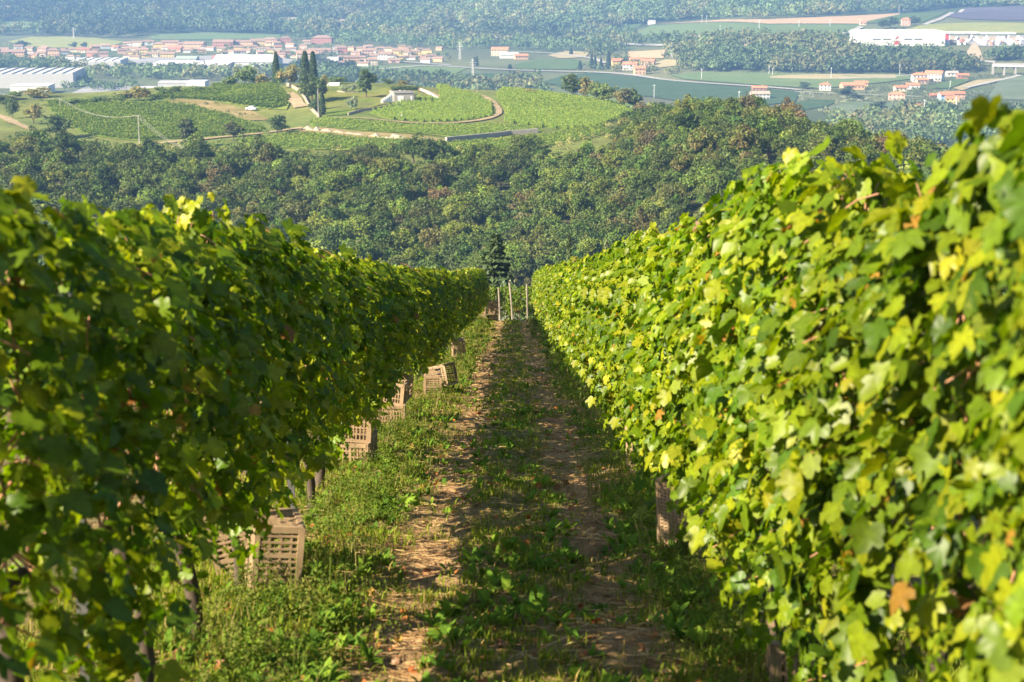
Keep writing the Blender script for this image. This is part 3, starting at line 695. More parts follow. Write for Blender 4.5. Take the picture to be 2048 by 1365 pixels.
# dead bare tree and trees close behind the vines
def bare_tree(x, y, H, label):
    b = B(); z0 = float(hgt(x, y)); b.tube([(0, 0, -.3), (.1, 0, H * .4), (-.1, .1, H * .75), (.05, 0, H)], [.12, .1, .06, .02], 6)
    for i in range(16):
        a = rng.random() * 6.28; zz = H * rng.uniform(.35, .9); e = (H - zz) * .5 + .5
        b.tube([(0, 0, zz), (e * .5 * math.cos(a), e * .5 * math.sin(a), zz + e * .45), (e * math.cos(a), e * math.sin(a), zz + e * 1.0)], [.05, .03, .012], 4)
    o = obj('bare_tree', b.mesh('bare_tree', solid('dead_wood', (.36, .33, .29), .9, .2, 5)), loc=(x, y, z0)); tag(o, label, 'tree')
TREES = {}
def crown_mesh(kind, v):
    key = (kind, v)
    if key not in TREES:
        if kind == 'round': r = crown_round(10, 4.4, 2400, .66, z0=.03, blobs=30, low=-1.0)
        elif kind == 'bush': r = crown_round(10, 6.2, 1300, 1.0, z0=.02, blobs=22, low=-1.0)
        elif kind == 'olive': r = crown_round(10, 6.0, 1500, .8, z0=.08, blobs=20, low=-1.0)
        elif kind == 'cone': r = crown_round(10, 3.0, 2400, .64, z0=.04, blobs=34, low=-1.0)
        elif kind == 'cypress': r = crown_column(10, 1.05, 1800, .5)
        elif kind == 'spruce': r = crown_conifer(10, 2.9, 3600, .5)
        TREES[key] = mesh('crown', r[0], [r[1]], M_crown, cols=r[2])
        TREES[(kind, v, 't')] = trunk_b(10, .22 if kind != 'cypress' else .14, .02, 4 if kind in ('round', 'cone', 'olive') else 0, 3).mesh('trunk', M_bark, smooth=True)
    return TREES[key], TREES[(kind, v, 't')]
def tree(name, x, y, H, wd, kind, col, label, group=None, cat='tree', z=None):
    z = float(hgt(x, y)) if z is None else z
    v = rng.integers(0, 2); cr, tk = crown_mesh(kind, int(v)); base_w = {'round': 8.2, 'bush': 12, 'olive': 11.5, 'cone': 5.6, 'cypress': 2.1, 'spruce': 5.6}[kind]
    r = empty(name, (x, y, z), (0, 0, rng.random() * 6.28), (wd / base_w, wd / base_w, H / 10)); tag(r, label, cat, group)
    c = obj('crown', cr, r); c.color = (*col, 1)
    if kind != 'bush': obj('trunk', tk, r)
    return r
def hit_hill(px, py):
    k = 0.0
    while True:
        P = hit(px, py + k, YM)[0]
        if P[1] < 745 or k > 40: return P, k
        k += .5
def tree_px(name, px, pyb, hpx, wpx, kind, col, label, ymin=470, **kw):
    P, dn = hit_hill(px, pyb) if ymin == 470 else (hit(px, pyb, ymin)[0], 0.0); hpx = hpx + dn; k = P[1] / F
    return tree(name, P[0], P[1], hpx * k * 1.02, wpx * k * 1.2, kind, col, label, z=P[2] - .15, **kw)
DG, MG, OB, OL, CY = (.065, .10, .03), (.12, .17, .045), (.20, .18, .06), (.22, .26, .16), (.04, .07, .026)
def standing(name, px, Y, ytop, ybase_frac, wpx, kind, col, label, group=None):
    x = (px - 1024) / F * Y; z = float(hgt(x, Y)); zt = py_z(Y, ytop); tree(name, x, Y, zt - z, wpx * Y / F, kind, col, label, group, z=z)
standing('spruce_tree', 990, 130, 465, 0, 175, 'spruce', (.05, .08, .028), 'dark conifer with a pointed top rising behind the end of the shaded row')
standing('olive_tree', 1022, 92, 559, 0, 66, 'olive', OL, 'silvery olive tree showing above the vines behind the leaning posts', 'olive trees behind the alley end')
standing('olive_tree', 968, 94, 563, 0, 34, 'olive', OL, 'small silvery olive tree between the shaded row and the conifer', 'olive trees behind the alley end')
standing('ivy_clad_tree', 1140, 150, 478, 0, 26, 'cypress', (.06, .085, .03), 'narrow dark ivy-clad tree above the sunlit row next to the open alley')
standing('ivy_clad_tree', 1215, 150, 488, 0, 26, 'cypress', (.10, .12, .05), 'narrow pale ivy-clad tree above the sunlit row beyond the dark one')
bare_tree((810 - 1024) / F * 235, 235, 10.5, 'bare white dead tree poking out of the green wood above the shaded row')

# ================================================================== THE HILLTOP
M_track = field_mat('dirt_track', (.31, .245, .16), (.23, .175, .105), scale=.3)
M_bank = field_mat('dry_bank', (.24, .185, .10), (.14, .125, .05), scale=.12)
M_lawn = field_mat('lawn', (.09, .135, .024), (.16, .155, .045), scale=.05)
M_vfield = field_mat('vineyard_floor', (.105, .165, .025), (.15, .18, .04), scale=.08)
sheet('lawn', [(652, 234), (648, 190), (655, 166), (740, 160), (830, 166), (832, 190), (792, 206), (720, 222), (690, 231)], M_lawn, .3, YM)
sheet('dry_bank', [(322, 206), (360, 199), (440, 207), (500, 222), (542, 241), (480, 243), (450, 229), (400, 215)], M_bank, .3, YM)
sheet('dry_bank', [(597, 257), (700, 264), (800, 270), (890, 280), (890, 288), (780, 283), (680, 274), (598, 265)], M_bank, .3, YM)
ribbon('dirt_track', [(262, 293), (330, 288), (400, 281), (470, 272), (520, 266), (570, 262), (604, 257)], 3.4, M_track, .35, YM)
ribbon('dirt_track', [(668, 238), (705, 236), (770, 244), (860, 250), (930, 247), (985, 240), (1003, 229), (995, 213), (975, 198), (955, 191)], 2.3, M_track, .4, YM)
ribbon('dirt_track', [(-30, 226), (5, 234), (32, 249), (70, 266), (78, 278)], 3.2, M_track, .35, YM)
ribbon('dirt_track', [(574, 188), (590, 200), (602, 216)], 5.0, M_track, .4, YM)
ribbon('dirt_track', [(832, 178), (852, 184), (868, 192), (878, 200)], 4.0, M_track, .4, YM)
HF = [
 ('flat', [(92, 206), (190, 203), (250, 210), (330, 208), (400, 217), (450, 230), (500, 248), (540, 262), (420, 276), (280, 283), (170, 270), (118, 244)], (1.0, .40), 'vine row of the broad level vineyard above the wood by the wire poles'),
 ('upper', [(288, 198), (340, 188), (420, 180), (500, 173), (560, 176), (583, 198), (573, 221), (510, 217), (440, 206), (350, 199)], (.92, .55), 'vine row of the upper vineyard below the tall cypresses'),
 ('villa', [(735, 228), (785, 212), (845, 196), (880, 200), (838, 172), (852, 169), (900, 180), (958, 195), (986, 212), (988, 235), (930, 243), (850, 247), (770, 240)], (-.42, 1.0), 'vine row of the rounded vineyard beside the lawn'),
 ('far', [(992, 193), (1100, 188), (1280, 206), (1268, 235), (1200, 256), (1130, 262), (1035, 250), (1008, 245), (1012, 225)], (-.30, 1.0), 'vine row of the vineyard beyond the bend of the dirt track'),
 ('strip', [(618, 244), (700, 245), (800, 254), (1000, 254), (1090, 262), (900, 276), (750, 264), (622, 256)], (1, -.14), 'vine row of the narrow terrace above the stone wall'),
 ('low', [(470, 285), (600, 270), (700, 280), (890, 292), (1000, 284), (1200, 260), (1225, 266), (1080, 297), (900, 305), (700, 302), (520, 296)], (1, .06), 'vine row of the lowest terrace under the stone wall')]
def vine_row_mesh(a, b, hgt_v=1.75):
    L = np.linalg.norm(b - a); n = max(14, int(L * 24)); u = rng.random(n); f = rng.random(n)
    dirv = (b - a) / L; nv = np.array([-dirv[1], dirv[0]]); sd = rng.choice([-1., 1.], n)
    wv = .5 * (.7 + .6 * vnoise(u * L * .7, u * 0, 91)) * (1 - .45 * f)
    p = a + u[:, None] * (b - a) + nv * (sd * wv * rng.random(n) ** .4)[:, None]
    hh = hgt_v * (.85 + .3 * vnoise(u * L * .5, u * 0 + 3, 92))
    P = np.column_stack([p, hgt(p[:, 0], p[:, 1]) + .25 + f * (hh - .25)])
    N = np.column_stack([nv[None] * sd[:, None], .2 + 1.1 * f]) + .5 * rng.normal(size=(n, 3))
    cl = np.array([[.12, .19, .02], [.16, .225, .024], [.09, .15, .02], [.21, .24, .03]])[rng.integers(0, 4, n)] * rng.uniform(.8, 1.2, (n, 1))
    V, Fq, c = quads(P, N, rng.uniform(.28, .52, n), cl)
    m = max(3, int(L / 1.5)); uc = np.linspace(.01, .99, m); pc = a + uc[:, None] * (b - a); zc = hgt(pc[:, 0], pc[:, 1])   # dense leafy heart of the row
    sec = [np.column_stack([pc + nv * k * .2 * rng.uniform(.6, 1.3, (m, 1)), zc + z * rng.uniform(.9, 1.1, m)]) for k, z in ((-1, .35), (-1, 1.15), (1, 1.15), (1, .35))]
    Vc = np.concatenate(sec); i = np.arange(m - 1); Fc = np.concatenate([np.stack([i + k * m, i + 1 + k * m, i + 1 + ((k + 1) % 4) * m, i + ((k + 1) % 4) * m], 1) for k in range(4)])
    return np.concatenate([V, Vc]), np.concatenate([Fq, Fc + len(V)]), np.concatenate([c, np.tile([[.09, .15, .02]], (len(Vc), 1))])
VR = []
for nm, poly, dr, lab in HF:
    W = hit([p[0] for p in poly], [p[1] for p in poly], YM)[:, :2]
    sheet('vineyard_floor', None, M_vfield, .2, YM, world=W)
    d = np.array(dr) / np.linalg.norm(dr); n = np.array([-d[1], d[0]]); pu, pv = W @ d, W @ n
    gap = {'flat': 3.0, 'upper': 3.0, 'villa': 2.7, 'far': 2.8, 'strip': 2.8, 'low': 3.0}[nm]
    for v in np.arange(pv.min() + 1.2, pv.max() - .5, gap):
        us = np.arange(pu.min(), pu.max(), 1.0); q = us[:, None] * d + v * n; ins = inpoly(q[:, 0], q[:, 1], W)
        k = 0
        while k < len(us):
            if not ins[k]: k += 1; continue
            e = k
            while e + 1 < len(us) and ins[e + 1]: e += 1
            if e - k >= 5:
                a, b = q[k], q[e]; r = vine_row_mesh(a, b); o3 = np.array([*(a), float(hgt(*a))])
                VR.append((len(r[1]), r, o3, lab, nm))
            k = e + 1
VR.sort(key=lambda q: -q[0]); rest = VR[300:]
for _, r, o3, lab, nm in VR[:300]:
    o = obj('vine_row', mesh('vine_row', r[0] - o3, [r[1]], M_crown, cols=r[2]), None, tuple(o3)); tag(o, lab, 'vine row', f'vine rows of the {nm} hilltop vineyard')
if rest:
    nv = np.cumsum([0] + [len(q[1][0]) for q in rest])
    o = obj('vines', mesh('vines', np.concatenate([q[1][0] for q in rest]), [np.concatenate([q[1][1] + n for q, n in zip(rest, nv)])], M_crown, cols=np.concatenate([q[1][2] for q in rest])))
    tag(o, 'shorter vine rows filling the corners of the hilltop vineyards', 'vines', kind='stuff')
# walls of the hilltop
def wall_line(name, line, h, th, m, label, ymin=YM, off=0.0, top=None, cat='wall', step=1.5, rough=0):
    P = hit([p[0] for p in line], [p[1] for p in line], ymin)[:, :2]; Q = [P[0]]
    for a, b in zip(P[:-1], P[1:]):
        k = max(1, int(np.linalg.norm(b - a) / step))
        for i in range(1, k + 1): Q.append(a + (b - a) * i / k)
    Q = np.array(Q); T = np.gradient(Q, axis=0); T /= np.linalg.norm(T, axis=1)[:, None]; N = np.stack([-T[:, 1], T[:, 0]], 1) * th / 2
    z = hgt(Q[:, 0], Q[:, 1]); hv = h * (1 + rough * rng.normal(size=len(Q)))
    rows = [np.column_stack([Q - N, z - .6]), np.column_stack([Q - N, z + hv]), np.column_stack([Q + N, z + hv]), np.column_stack([Q + N, z - .6])]
    n = len(Q); V = np.concatenate(rows); i = np.arange(n - 1); Fq = np.concatenate([np.stack([i + k * n, i + 1 + k * n, i + 1 + (k + 1) * n, i + (k + 1) * n], 1)[:, ::-1] for k in range(3)] + [np.array([[0, n, 2 * n, 3 * n], [4 * n - 1, 3 * n - 1, 2 * n - 1, n - 1]])])
    o3 = np.array([Q[0, 0], Q[0, 1], z[0]]); o = obj(name, mesh(name, V - o3, [Fq], m), None, tuple(o3)); tag(o, label, cat); return o
wall_line('stone_wall', [(604, 261), (640, 264), (690, 268), (740, 274), (800, 281), (840, 283), (888, 286)], .85, .8, M_stone, 'long pale dry-stone terrace wall below the narrow strip of vines', rough=.5)
wall_line('stone_wall', [(892, 284), (960, 277), (1020, 270), (1075, 266)], 1.4, .8, M_conc, 'dark shaded terrace wall continuing past the pale dry-stone wall')
wall_line('garden_wall', [(696, 231), (720, 224), (760, 218), (802, 212)], .9, .4, M_stone, 'low cream wall along the front edge of the lawn')
wall_line('garden_wall', [(574, 172), (590, 179), (602, 188), (612, 203), (622, 220), (638, 236)], 1.2, .4, M_stone, 'cream boundary wall running down past the cypresses beside the grass strip')
wall_line('garden_wall', [(688, 159), (720, 160), (765, 164)], .7, .4, M_white, 'thin white parapet at the back of the lawn')
wall_line('garden_wall', [(842, 182), (860, 190), (878, 201)], .8, .6, M_white, 'short white kerb wall along the ramp by the garage')
wall_line('planter_wall', [(676, 184), (690, 187), (716, 186)], .5, .8, M_stone, 'low stone planter edge under the small olive trees on the lawn')
# poolside terrace slab
def slab(name, px, py, wpx, dpt, h, m, label, cat, ymin=YM):
    P = hit(px, py, ymin)[0]; b = B(); wv = wpx * P[1] / F
    b.box(0, 0, h / 2 - .3, wv, dpt, h + .6); b.box(0, 0, h + .04, wv + .3, dpt + .3, .08)
    tag(obj(name, b.mesh(name, m), None, tuple(P)), label, cat)
slab('terrace', 667, 171, 24, 3, .9, M_white, 'white raised terrace between the cypresses and the lawn', 'terrace')
# garage built into the slope
P = hit(809, 207, YM)[0]; gsc = P[1] / F
r = empty('garage', tuple(P), (0, 0, R(14))); tag(r, 'grey concrete garage with pale door built into the grassy slope', 'garage')
b = B(); wv, hv = 40 * gsc, 20 * gsc; b.box(0, 5, hv / 2 - .5, wv, 9.5, hv + 1); obj('wall', b.mesh('wall', M_conc), r)
b = B(); b.box(0, 5, hv + .15, wv + .5, 10, .3); obj('roof', b.mesh('roof', M_conc), r)
b = B(); b.box(-wv * .18, .23, hv * .36, wv * .30, .12, hv * .72); obj('garage_door', b.mesh('garage_door', M_white), r)
b = B(); b.box(wv * .36, .23, hv * .34, wv * .09, .12, hv * .68); obj('door', b.mesh('door', M_white), r)
b = B(); x0 = -wv / 2
for i in range(6): b.box(x0 - .9 - i * .75, .0 - i * .35 + 1.2, hv * (.98 - .11 * i) / 2 - .4, .78, .45, hv * (.98 - .11 * i) + .8)
obj('wing_wall', b.mesh('wing_wall', M_white), r)
for i in range(7):
    tree('hedge_bush', P[0] - wv * .55 + i * wv * .19, P[1] + 2.0 + i * .35, 2.0, 2.6, 'bush', (.05, .085, .025), 'clipped dark bush of the hedge along the garage roof', 'hedge on the garage roof', 'bush', z=P[2] + hv + .25)
# poles and wires
def pole(px, pyb, hpx, label, ymin=YM, m=None, r=.16, arm=True):
    P = hit(px, pyb, ymin)[0]; h = hpx * P[1] / F * 1.02
    o = empty('utility_pole', tuple(P)); tag(o, label, 'utility pole')
    b = B(); b.tube([(0, 0, -.5), (0, 0, h * .5), (0, 0, h)], [r, r * .8, r * .6], 8); obj('mast', b.mesh('mast', m or M_conc, smooth=True), o)
    if arm:
        b = B(); b.box(0, 0, h - .35, 1.5, .1, .12)
        for s in (-.65, 0, .65): b.tube([(s, 0, h - .3), (s, 0, h)], .05, 5)
        obj('cross_arm', b.mesh('cross_arm', M_steel), o)
    return Vector(P) + Vector((0, 0, h))
T0 = pole(-60, 222, 55, 'concrete wire pole past the edge of the broad level vineyard')
T1 = pole(121, 222, 24, 'shorter wire pole standing in the vines of the broad level vineyard')
T2 = pole(279, 288, 56, 'tall pale wire pole beside the dirt track at the foot of the broad vineyard')
T3 = pole(420, 335, 30, 'wire pole standing among the trees of the wood', ymin=300)
pole(637, 236, 57, 'grey lamp-like pole beside the cypresses and the lawn', arm=False, m=M_conc)
pole(954, 192, 38, 'thin dark pole on the crest where the dirt track bends', arm=False, r=.1)
def wires(a, b, sag, label):
    for j, off in enumerate((-.65, 0, .65)):
        t = np.linspace(0, 1, 22); p = np.array(a)[None] * (1 - t[:, None]) + np.array(b)[None] * t[:, None]
        p[:, 0] += off; p[:, 2] -= sag * 4 * t * (1 - t)
        q = B(); q.tube(p, .018, 4); tag(obj('power_line', q.mesh('power_line', M_wire)), label, 'wire', 'overhead wires')
wires(T0, T1, 2.2, 'sagging overhead wire reaching the shorter pole in the broad vineyard'); wires(T1, T2, 3.0, 'sagging overhead wire between the shorter and the tall pale pole'); wires(T2, T3, 3.0, 'overhead wire dropping from the tall pale pole to the wood')
# hilltop trees
G = dict(group=None)
HT = [
 ('cypress_tree', 553, 173, 66, 16, 'cypress', CY, 'lone tall dark cypress beside the olive-brown tree on the hilltop'),
 ('cypress_tree', 611, 165, 60, 20, 'cypress', CY, 'tall dark cypress with a ragged top, first of the hilltop pair'),
 ('cypress_tree', 627, 168, 62, 17, 'cypress', CY, 'smooth slim cypress, second of the hilltop pair'),
 ('cypress_tree', 645, 230, 46, 13, 'cypress', CY, 'small dark cypress beside the grey pole by the lawn'),
 ('cypress_tree', 634, 222, 40, 10, 'cypress', CY, 'small cypress pressed against the boundary wall by the lawn'),
 ('round_tree', 582, 176, 48, 36, 'round', OB, 'olive-brown leafy tree between the lone cypress and the pair'),
 ('round_tree', 560, 178, 42, 18, 'round', MG, 'narrow green tree at the foot of the lone cypress'),
 ('round_tree', 490, 172, 41, 42, 'round', MG, 'broad green tree alone at the back of the upper vineyard'),
 ('bush', 525, 172, 24, 30, 'bush', OB, 'brownish bush next to the broad green tree on the crest'),
 ('bush', 462, 172, 20, 36, 'bush', MG, 'low green bush at the back edge of the upper vineyard'),
 ('round_tree', 624, 206, 58, 46, 'round', DG, 'large dark leafy tree in front of the cypress pair'),
 ('round_tree', 645, 200, 52, 26, 'round', OB, 'olive-toned tree between the cypress pair and the lawn'),
 ('bush', 628, 222, 22, 24, 'bush', DG, 'dark bush along the cream boundary wall'),
 ('round_tree', 733, 197, 62, 32, 'cone', DG, 'dense dark egg-shaped tree alone on the lawn'),
 ('young_tree', 703, 221, 29, 22, 'round', OL, 'small young tree on the front of the lawn'),
 ('bush', 672, 168, 15, 38, 'bush', MG, 'rounded shrub behind the white terrace'),
 ('olive_tree', 687, 185, 17, 18, 'olive', OL, 'small silvery olive tree in the planter, one nearer the terrace'),
 ('olive_tree', 707, 185, 17, 20, 'olive', OL, 'small silvery olive tree in the planter, one nearer the dense dark tree'),
 ('bush', 775, 168, 10, 26, 'bush', DG, 'low dark hedge bush at the back of the lawn'),
 ('bush', 805, 172, 12, 22, 'bush', OB, 'russet shrub at the back of the lawn near the garage'),
 ('round_tree', 555, 270, 42, 33, 'round', DG, 'small dark round tree beside the lower dirt track'),
 ('round_tree', 375, 295, 60, 30, 'cone', (.06, .08, .03), 'tall shaggy dark tree at the foot of the broad vineyard'),
 ('round_tree', 467, 281, 40, 36, 'round', (.07, .085, .03), 'loose-crowned dark tree by the lower dirt track'),
 ('round_tree', 118, 276, 48, 50, 'round', DG, 'round dark tree at the corner of the broad vineyard'),
 ('round_tree', 68, 248, 42, 32, 'round', OB, 'olive-brown tree beside the dirt track near the picture edge'),
 ('round_tree', 26, 238, 42, 24, 'round', DG, 'slim dark tree on the verge of the dirt track'),
 ('bush', 5, 214, 24, 30, 'bush', DG, 'dark bush at the very edge of the hilltop by the track'),
 ('bush', 75, 196, 20, 64, 'bush', OB, 'wide brownish thicket on the crest in front of the car park'),
 ('bush', 30, 200, 18, 44, 'bush', MG, 'green thicket on the crest in front of the long warehouse'),
 ('bush', 150, 212, 16, 34, 'bush', MG, 'low green bush at the far corner of the broad vineyard'),
 ('bush', 205, 207, 14, 44, 'bush', DG, 'low dark bush on the crest behind the broad vineyard'),
 ('bush', 240, 206, 18, 34, 'bush', MG, 'green bush joining the large brownish bush on the crest'),
 ('bush', 275, 202, 28, 60, 'bush', OB, 'large brownish bush on the crest behind the vineyards'),
 ('bush', 322, 193, 20, 36, 'bush', MG, 'round green bush on the crest beyond the brownish one'),
 ('bush', 352, 188, 16, 30, 'bush', DG, 'small dark bush on the crest near the white block'),
 ('bush', 395, 184, 12, 36, 'bush', MG, 'flat green bush on the crest under the white block'),
 ('round_tree', 1147, 190, 44, 44, 'round', DG, 'dark round tree on the rocky far end of the hilltop'),
 ('round_tree', 1174, 192, 40, 26, 'round', OB, 'yellowish tree against the dark round one on the far hilltop'),
 ('round_tree', 1193, 197, 34, 34, 'round', MG, 'light green tree beside the pale rocks on the far hilltop'),
 ('round_tree', 1216, 199, 33, 36, 'round', MG, 'green tree behind the white posts of the far vineyard'),
 ('round_tree', 1243, 201, 26, 30, 'round', OB, 'small olive-brown tree near the last posts of the far vineyard'),
 ('round_tree', 1266, 203, 28, 30, 'round', DG, 'last dark tree of the clump at the far end of the hilltop'),
 ('bush', 1062, 190, 13, 26, 'bush', OB, 'low dry bush on the crest of the far vineyard'),
]
for a in HT: tree_px(*a, cat='bush' if a[0] == 'bush' else 'tree')
# pale rocks at the far end, white posts
def rock(px, py, wpx, label):
    P = hit_hill(px, py)[0]; wv = wpx * P[1] / F; d = norm(rng.normal(size=(60, 3)))
    import bmesh
    bm = bmesh.new()
    for q in d: bm.verts.new(q * (wv / 2, wv / 2.5, wv / 3.2) * rng.uniform(.75, 1.05))
    bmesh.ops.convex_hull(bm, input=bm.verts); me = bpy.data.meshes.new('rock'); bm.to_mesh(me); bm.free(); me.materials.append(M_stone)
    tag(obj('rock', me, None, tuple(P)), label, 'rock')
for px, py, wpx, lb in [(1176, 192, 18, 'broad pale boulder below the light green tree'), (1190, 195, 14, 'grey boulder in the shade of the light green tree'), (1150, 188, 22, 'low reddish boulder under the dark round tree'), (1072, 189, 10, 'small pale boulder on the crest of the far vineyard')]: rock(px, py, wpx, lb)
for i, (px, py) in enumerate([(1208, 203), (1223, 204), (1247, 208), (1262, 210), (1287, 214), (797, 238), (803, 237)]):
    P = hit_hill(px, py)[0]; b = B(); b.tube([(0, 0, -.3), (0, 0, 1.1), (0, 0, 2.0 if i < 5 else 1.6)], .11, 6)
    tag(obj('vineyard_post', b.mesh('vineyard_post', M_white), None, tuple(P)), 'white post at the upper edge of the far vineyard' if i < 5 else 'white marker post at the corner of the rounded vineyard', 'post', 'white vineyard posts')
# parked car
P = hit(503, 222, YM)[0]
r = empty('parked_car', tuple(P + (0, 0, .3)), (0, 0, R(160))); tag(r, 'small silver car parked at the edge of the dry bank', 'car')
b = B(); b.box(0, 0, .55, 4.0, 1.7, .6); b.hexa([(-1.3, -.75, .85), (1.0, -.75, .85), (1.0, .75, .85), (-1.3, .75, .85)], [(-.9, -.62, 1.42), (.45, -.62, 1.42), (.45, .62, 1.42), (-.9, .62, 1.42)])
obj('body', b.mesh('body', solid('silver_paint', (.55, .57, .6), .35, .05, 1)), r)
b = B()
for s in (-1, 1): b.box(-.2, s * .71, 1.12, 1.4, .04, .36, np.array([[1, 0, 0], [0, 1, s * -.28], [0, 0, 1]]))
obj('window', b.mesh('window', M_win), r)
for sx in (-1.25, 1.25):
    for sy in (-.78, .78): b = B(); b.tube([(sx, sy - .1, .3), (sx, sy, .3), (sx, sy + .1, .3)], .31, 12); obj('wheel', b.mesh('wheel', M_steel), r)

# ================================================================== THE VALLEY
VY = 950
FM = {
 'meadow': field_mat('meadow', (.26, .26, .09), (.20, .22, .08)), 'green': field_mat('green_field', (.10, .15, .06), (.13, .17, .07)),
 'rows': field_mat('orchard_rows', (.075, .12, .045), (.095, .135, .055), .05, .5), 'dark': field_mat('dark_orchard', (.05, .085, .04), (.065, .10, .05), .06, 1.1),
 'brown': field_mat('ploughed_field', (.42, .29, .18), (.36, .26, .16)), 'purple': field_mat('netted_field', (.09, .085, .11), (.12, .10, .13), .05, 1.2),
 'straw': field_mat('stubble_field', (.34, .28, .16), (.27, .24, .13)), 'cut': field_mat('earth_cut', (.40, .31, .22), (.32, .26, .18)),
 'net': field_mat('netted_orchard', (.16, .19, .13), (.11, .15, .08), .12, .9, rowc=.55), 'road': field_mat('asphalt', (.36, .34, .31), (.30, .29, .27)), 'yard': field_mat('paved_yard', (.30, .29, .29), (.24, .235, .24))}
FIELDS = [
 ('meadow', [(15, 84), (60, 75), (120, 74), (190, 77), (250, 84), (228, 92), (170, 97), (100, 96), (50, 93)]),
 ('green', [(0, 45), (45, 44), (90, 47), (70, 58), (0, 62)]), ('green', [(300, 70), (420, 66), (560, 70), (560, 78), (420, 80), (300, 80)]),
 ('green', [(1268, 69), (1300, 52), (1536, 50), (1716, 50), (1722, 56), (1690, 74), (1536, 75), (1300, 74)]),
 ('rows', [(1225, 62), (1246, 52), (1284, 49), (1264, 64)]),
 ('brown', [(1310, 48), (1400, 44), (1536, 40), (1700, 33), (1796, 28), (1800, 30), (1750, 45), (1720, 49), (1536, 49)]),
 ('purple', [(1888, 33), (1930, 17), (2000, 15), (2160, 15), (2160, 44), (1930, 40)]), ('rows', [(1720, 48), (1800, 30), (1915, 20), (1885, 30), (1845, 46), (1800, 47)]),
 ('meadow', [(1812, 61), (1846, 50), (1950, 47), (2160, 48), (2160, 70), (1930, 68)]),
 ('green', [(700, 133), (850, 131), (938, 136), (905, 151), (800, 153), (720, 145)]), ('dark', [(900, 150), (1000, 148), (1050, 152), (1000, 165), (890, 163)]),
 ('rows', [(1030, 130), (1080, 119), (1150, 120), (1172, 128), (1150, 140), (1030, 139)]), ('straw', [(1095, 112), (1130, 103), (1180, 105), (1170, 116), (1120, 118)]),
 ('dark', [(1085, 165), (1130, 152), (1180, 147), (1285, 157), (1400, 169), (1500, 177), (1600, 185), (1590, 205), (1500, 215), (1400, 210), (1300, 195), (1150, 185)]),
 ('green', [(1340, 152), (1400, 146), (1536, 148), (1700, 151), (1800, 150), (1832, 158), (1760, 167), (1640, 179), (1510, 171), (1370, 160)]),
 ('straw', [(1540, 149), (1640, 150), (1800, 151), (1790, 158), (1640, 160), (1540, 158)]),
 ('brown', [(1255, 105), (1331, 101), (1327, 118), (1258, 118)]), ('straw', [(1300, 131), (1330, 121), (1364, 122), (1360, 133), (1320, 137)]),
 ('net', [(1632, 222), (1700, 205), (1788, 207), (1782, 224), (1700, 231)]), ('dark', [(1575, 210), (1620, 200), (1680, 202), (1650, 215), (1600, 222)]),
 ('brown', [(1662, 232), (1720, 227), (1752, 238), (1690, 242)]), ('straw', [(1905, 178), (1950, 162), (2005, 158), (1960, 172), (1925, 182)]),
 ('net', [(1975, 200), (1995, 165), (2030, 153), (2200, 150), (2200, 205)]), ('rows', [(1850, 178), (1900, 162), (1950, 158), (1900, 178)]),
 ('cut', [(535, 42), (560, 36), (590, 36), (620, 42), (690, 40), (725, 47), (690, 50), (600, 48), (545, 46)]), ('cut', [(760, 50), (785, 44), (806, 46), (800, 51)]),
 ('cut', [(-20, 14), (40, 13), (75, 17), (72, 21), (0, 22)]), ('cut', [(120, 6), (140, 1), (152, 3), (146, 8)]), ('cut', [(455, 40), (470, 31), (487, 35), (482, 44)]), ('cut', [(310, 36), (325, 30), (336, 33), (332, 39)]),
 ('cut', [(886, 57), (905, 51), (922, 55), (920, 62), (900, 62)]), ('cut', [(1390, 68), (1412, 76), (1408, 79), (1385, 77)]), ('cut', [(1468, 100), (1496, 86), (1502, 88), (1498, 103)]),
 ('cut', [(1925, 122), (1946, 88), (1955, 92), (1968, 122)]), ('yard', [(110, 205), (150, 185), (190, 168), (262, 176), (250, 200), (180, 208)]), ('yard', [(170, 178), (290, 180), (420, 178), (430, 186), (250, 192)]),
 ('yard', [(1885, 82), (1900, 72), (2160, 72), (2160, 95), (1960, 93)]), ('cut', [(1880, 80), (1890, 74), (2100, 76), (2100, 82)]),
 ('yard', [(250, 118), (500, 110), (600, 122), (560, 136), (300, 138)]), ('green', [(1930, 205), (2000, 205), (2000, 225), (1920, 222)])]
FN = {'meadow': 'meadow', 'green': 'field', 'rows': 'orchard_ground', 'dark': 'orchard_ground', 'brown': 'ploughed_field', 'purple': 'netted_field', 'straw': 'stubble_field', 'cut': 'bare_earth', 'net': 'netted_orchard', 'road': 'road', 'yard': 'paved_yard'}
for i, (k, poly) in enumerate(FIELDS): sheet(FN[k], poly, FM[k], .5 + .06 * (i % 9), VY, cell=45)
ROADS = [([(760, 140), (860, 132), (960, 139), (1030, 142), (1140, 145), (1200, 146), (1260, 151), (1300, 157), (1340, 163), (1420, 169), (1536, 176), (1600, 182)], 9),
 ([(1080, 78), (1120, 81), (1200, 87), (1260, 90), (1330, 92), (1400, 94)], 12), ([(1000, 105), (1080, 106), (1140, 112), (1185, 118), (1210, 128)], 7),
 ([(1845, 52), (1880, 40), (1925, 20)], 8), ([(1500, 75), (1640, 75), (1700, 66), (1722, 55)], 9), ([(1930, 178), (1990, 164), (2040, 152)], 6), ([(1800, 118), (1900, 121), (1990, 126)], 9),
 ([(1590, 185), (1680, 190), (1760, 192), (1850, 196)], 5), ([(640, 118), (760, 122), (900, 132)], 8), ([(1680, 160), (1760, 156), (1850, 150)], 5)]
for ln, wd in ROADS: ribbon('road', ln, wd, FM['road'], 1.1, VY, step=14)

def in_any_late(px, py): return any(inpoly(np.array([px]), np.array([py]), p)[0] for _, p in FIELDS)
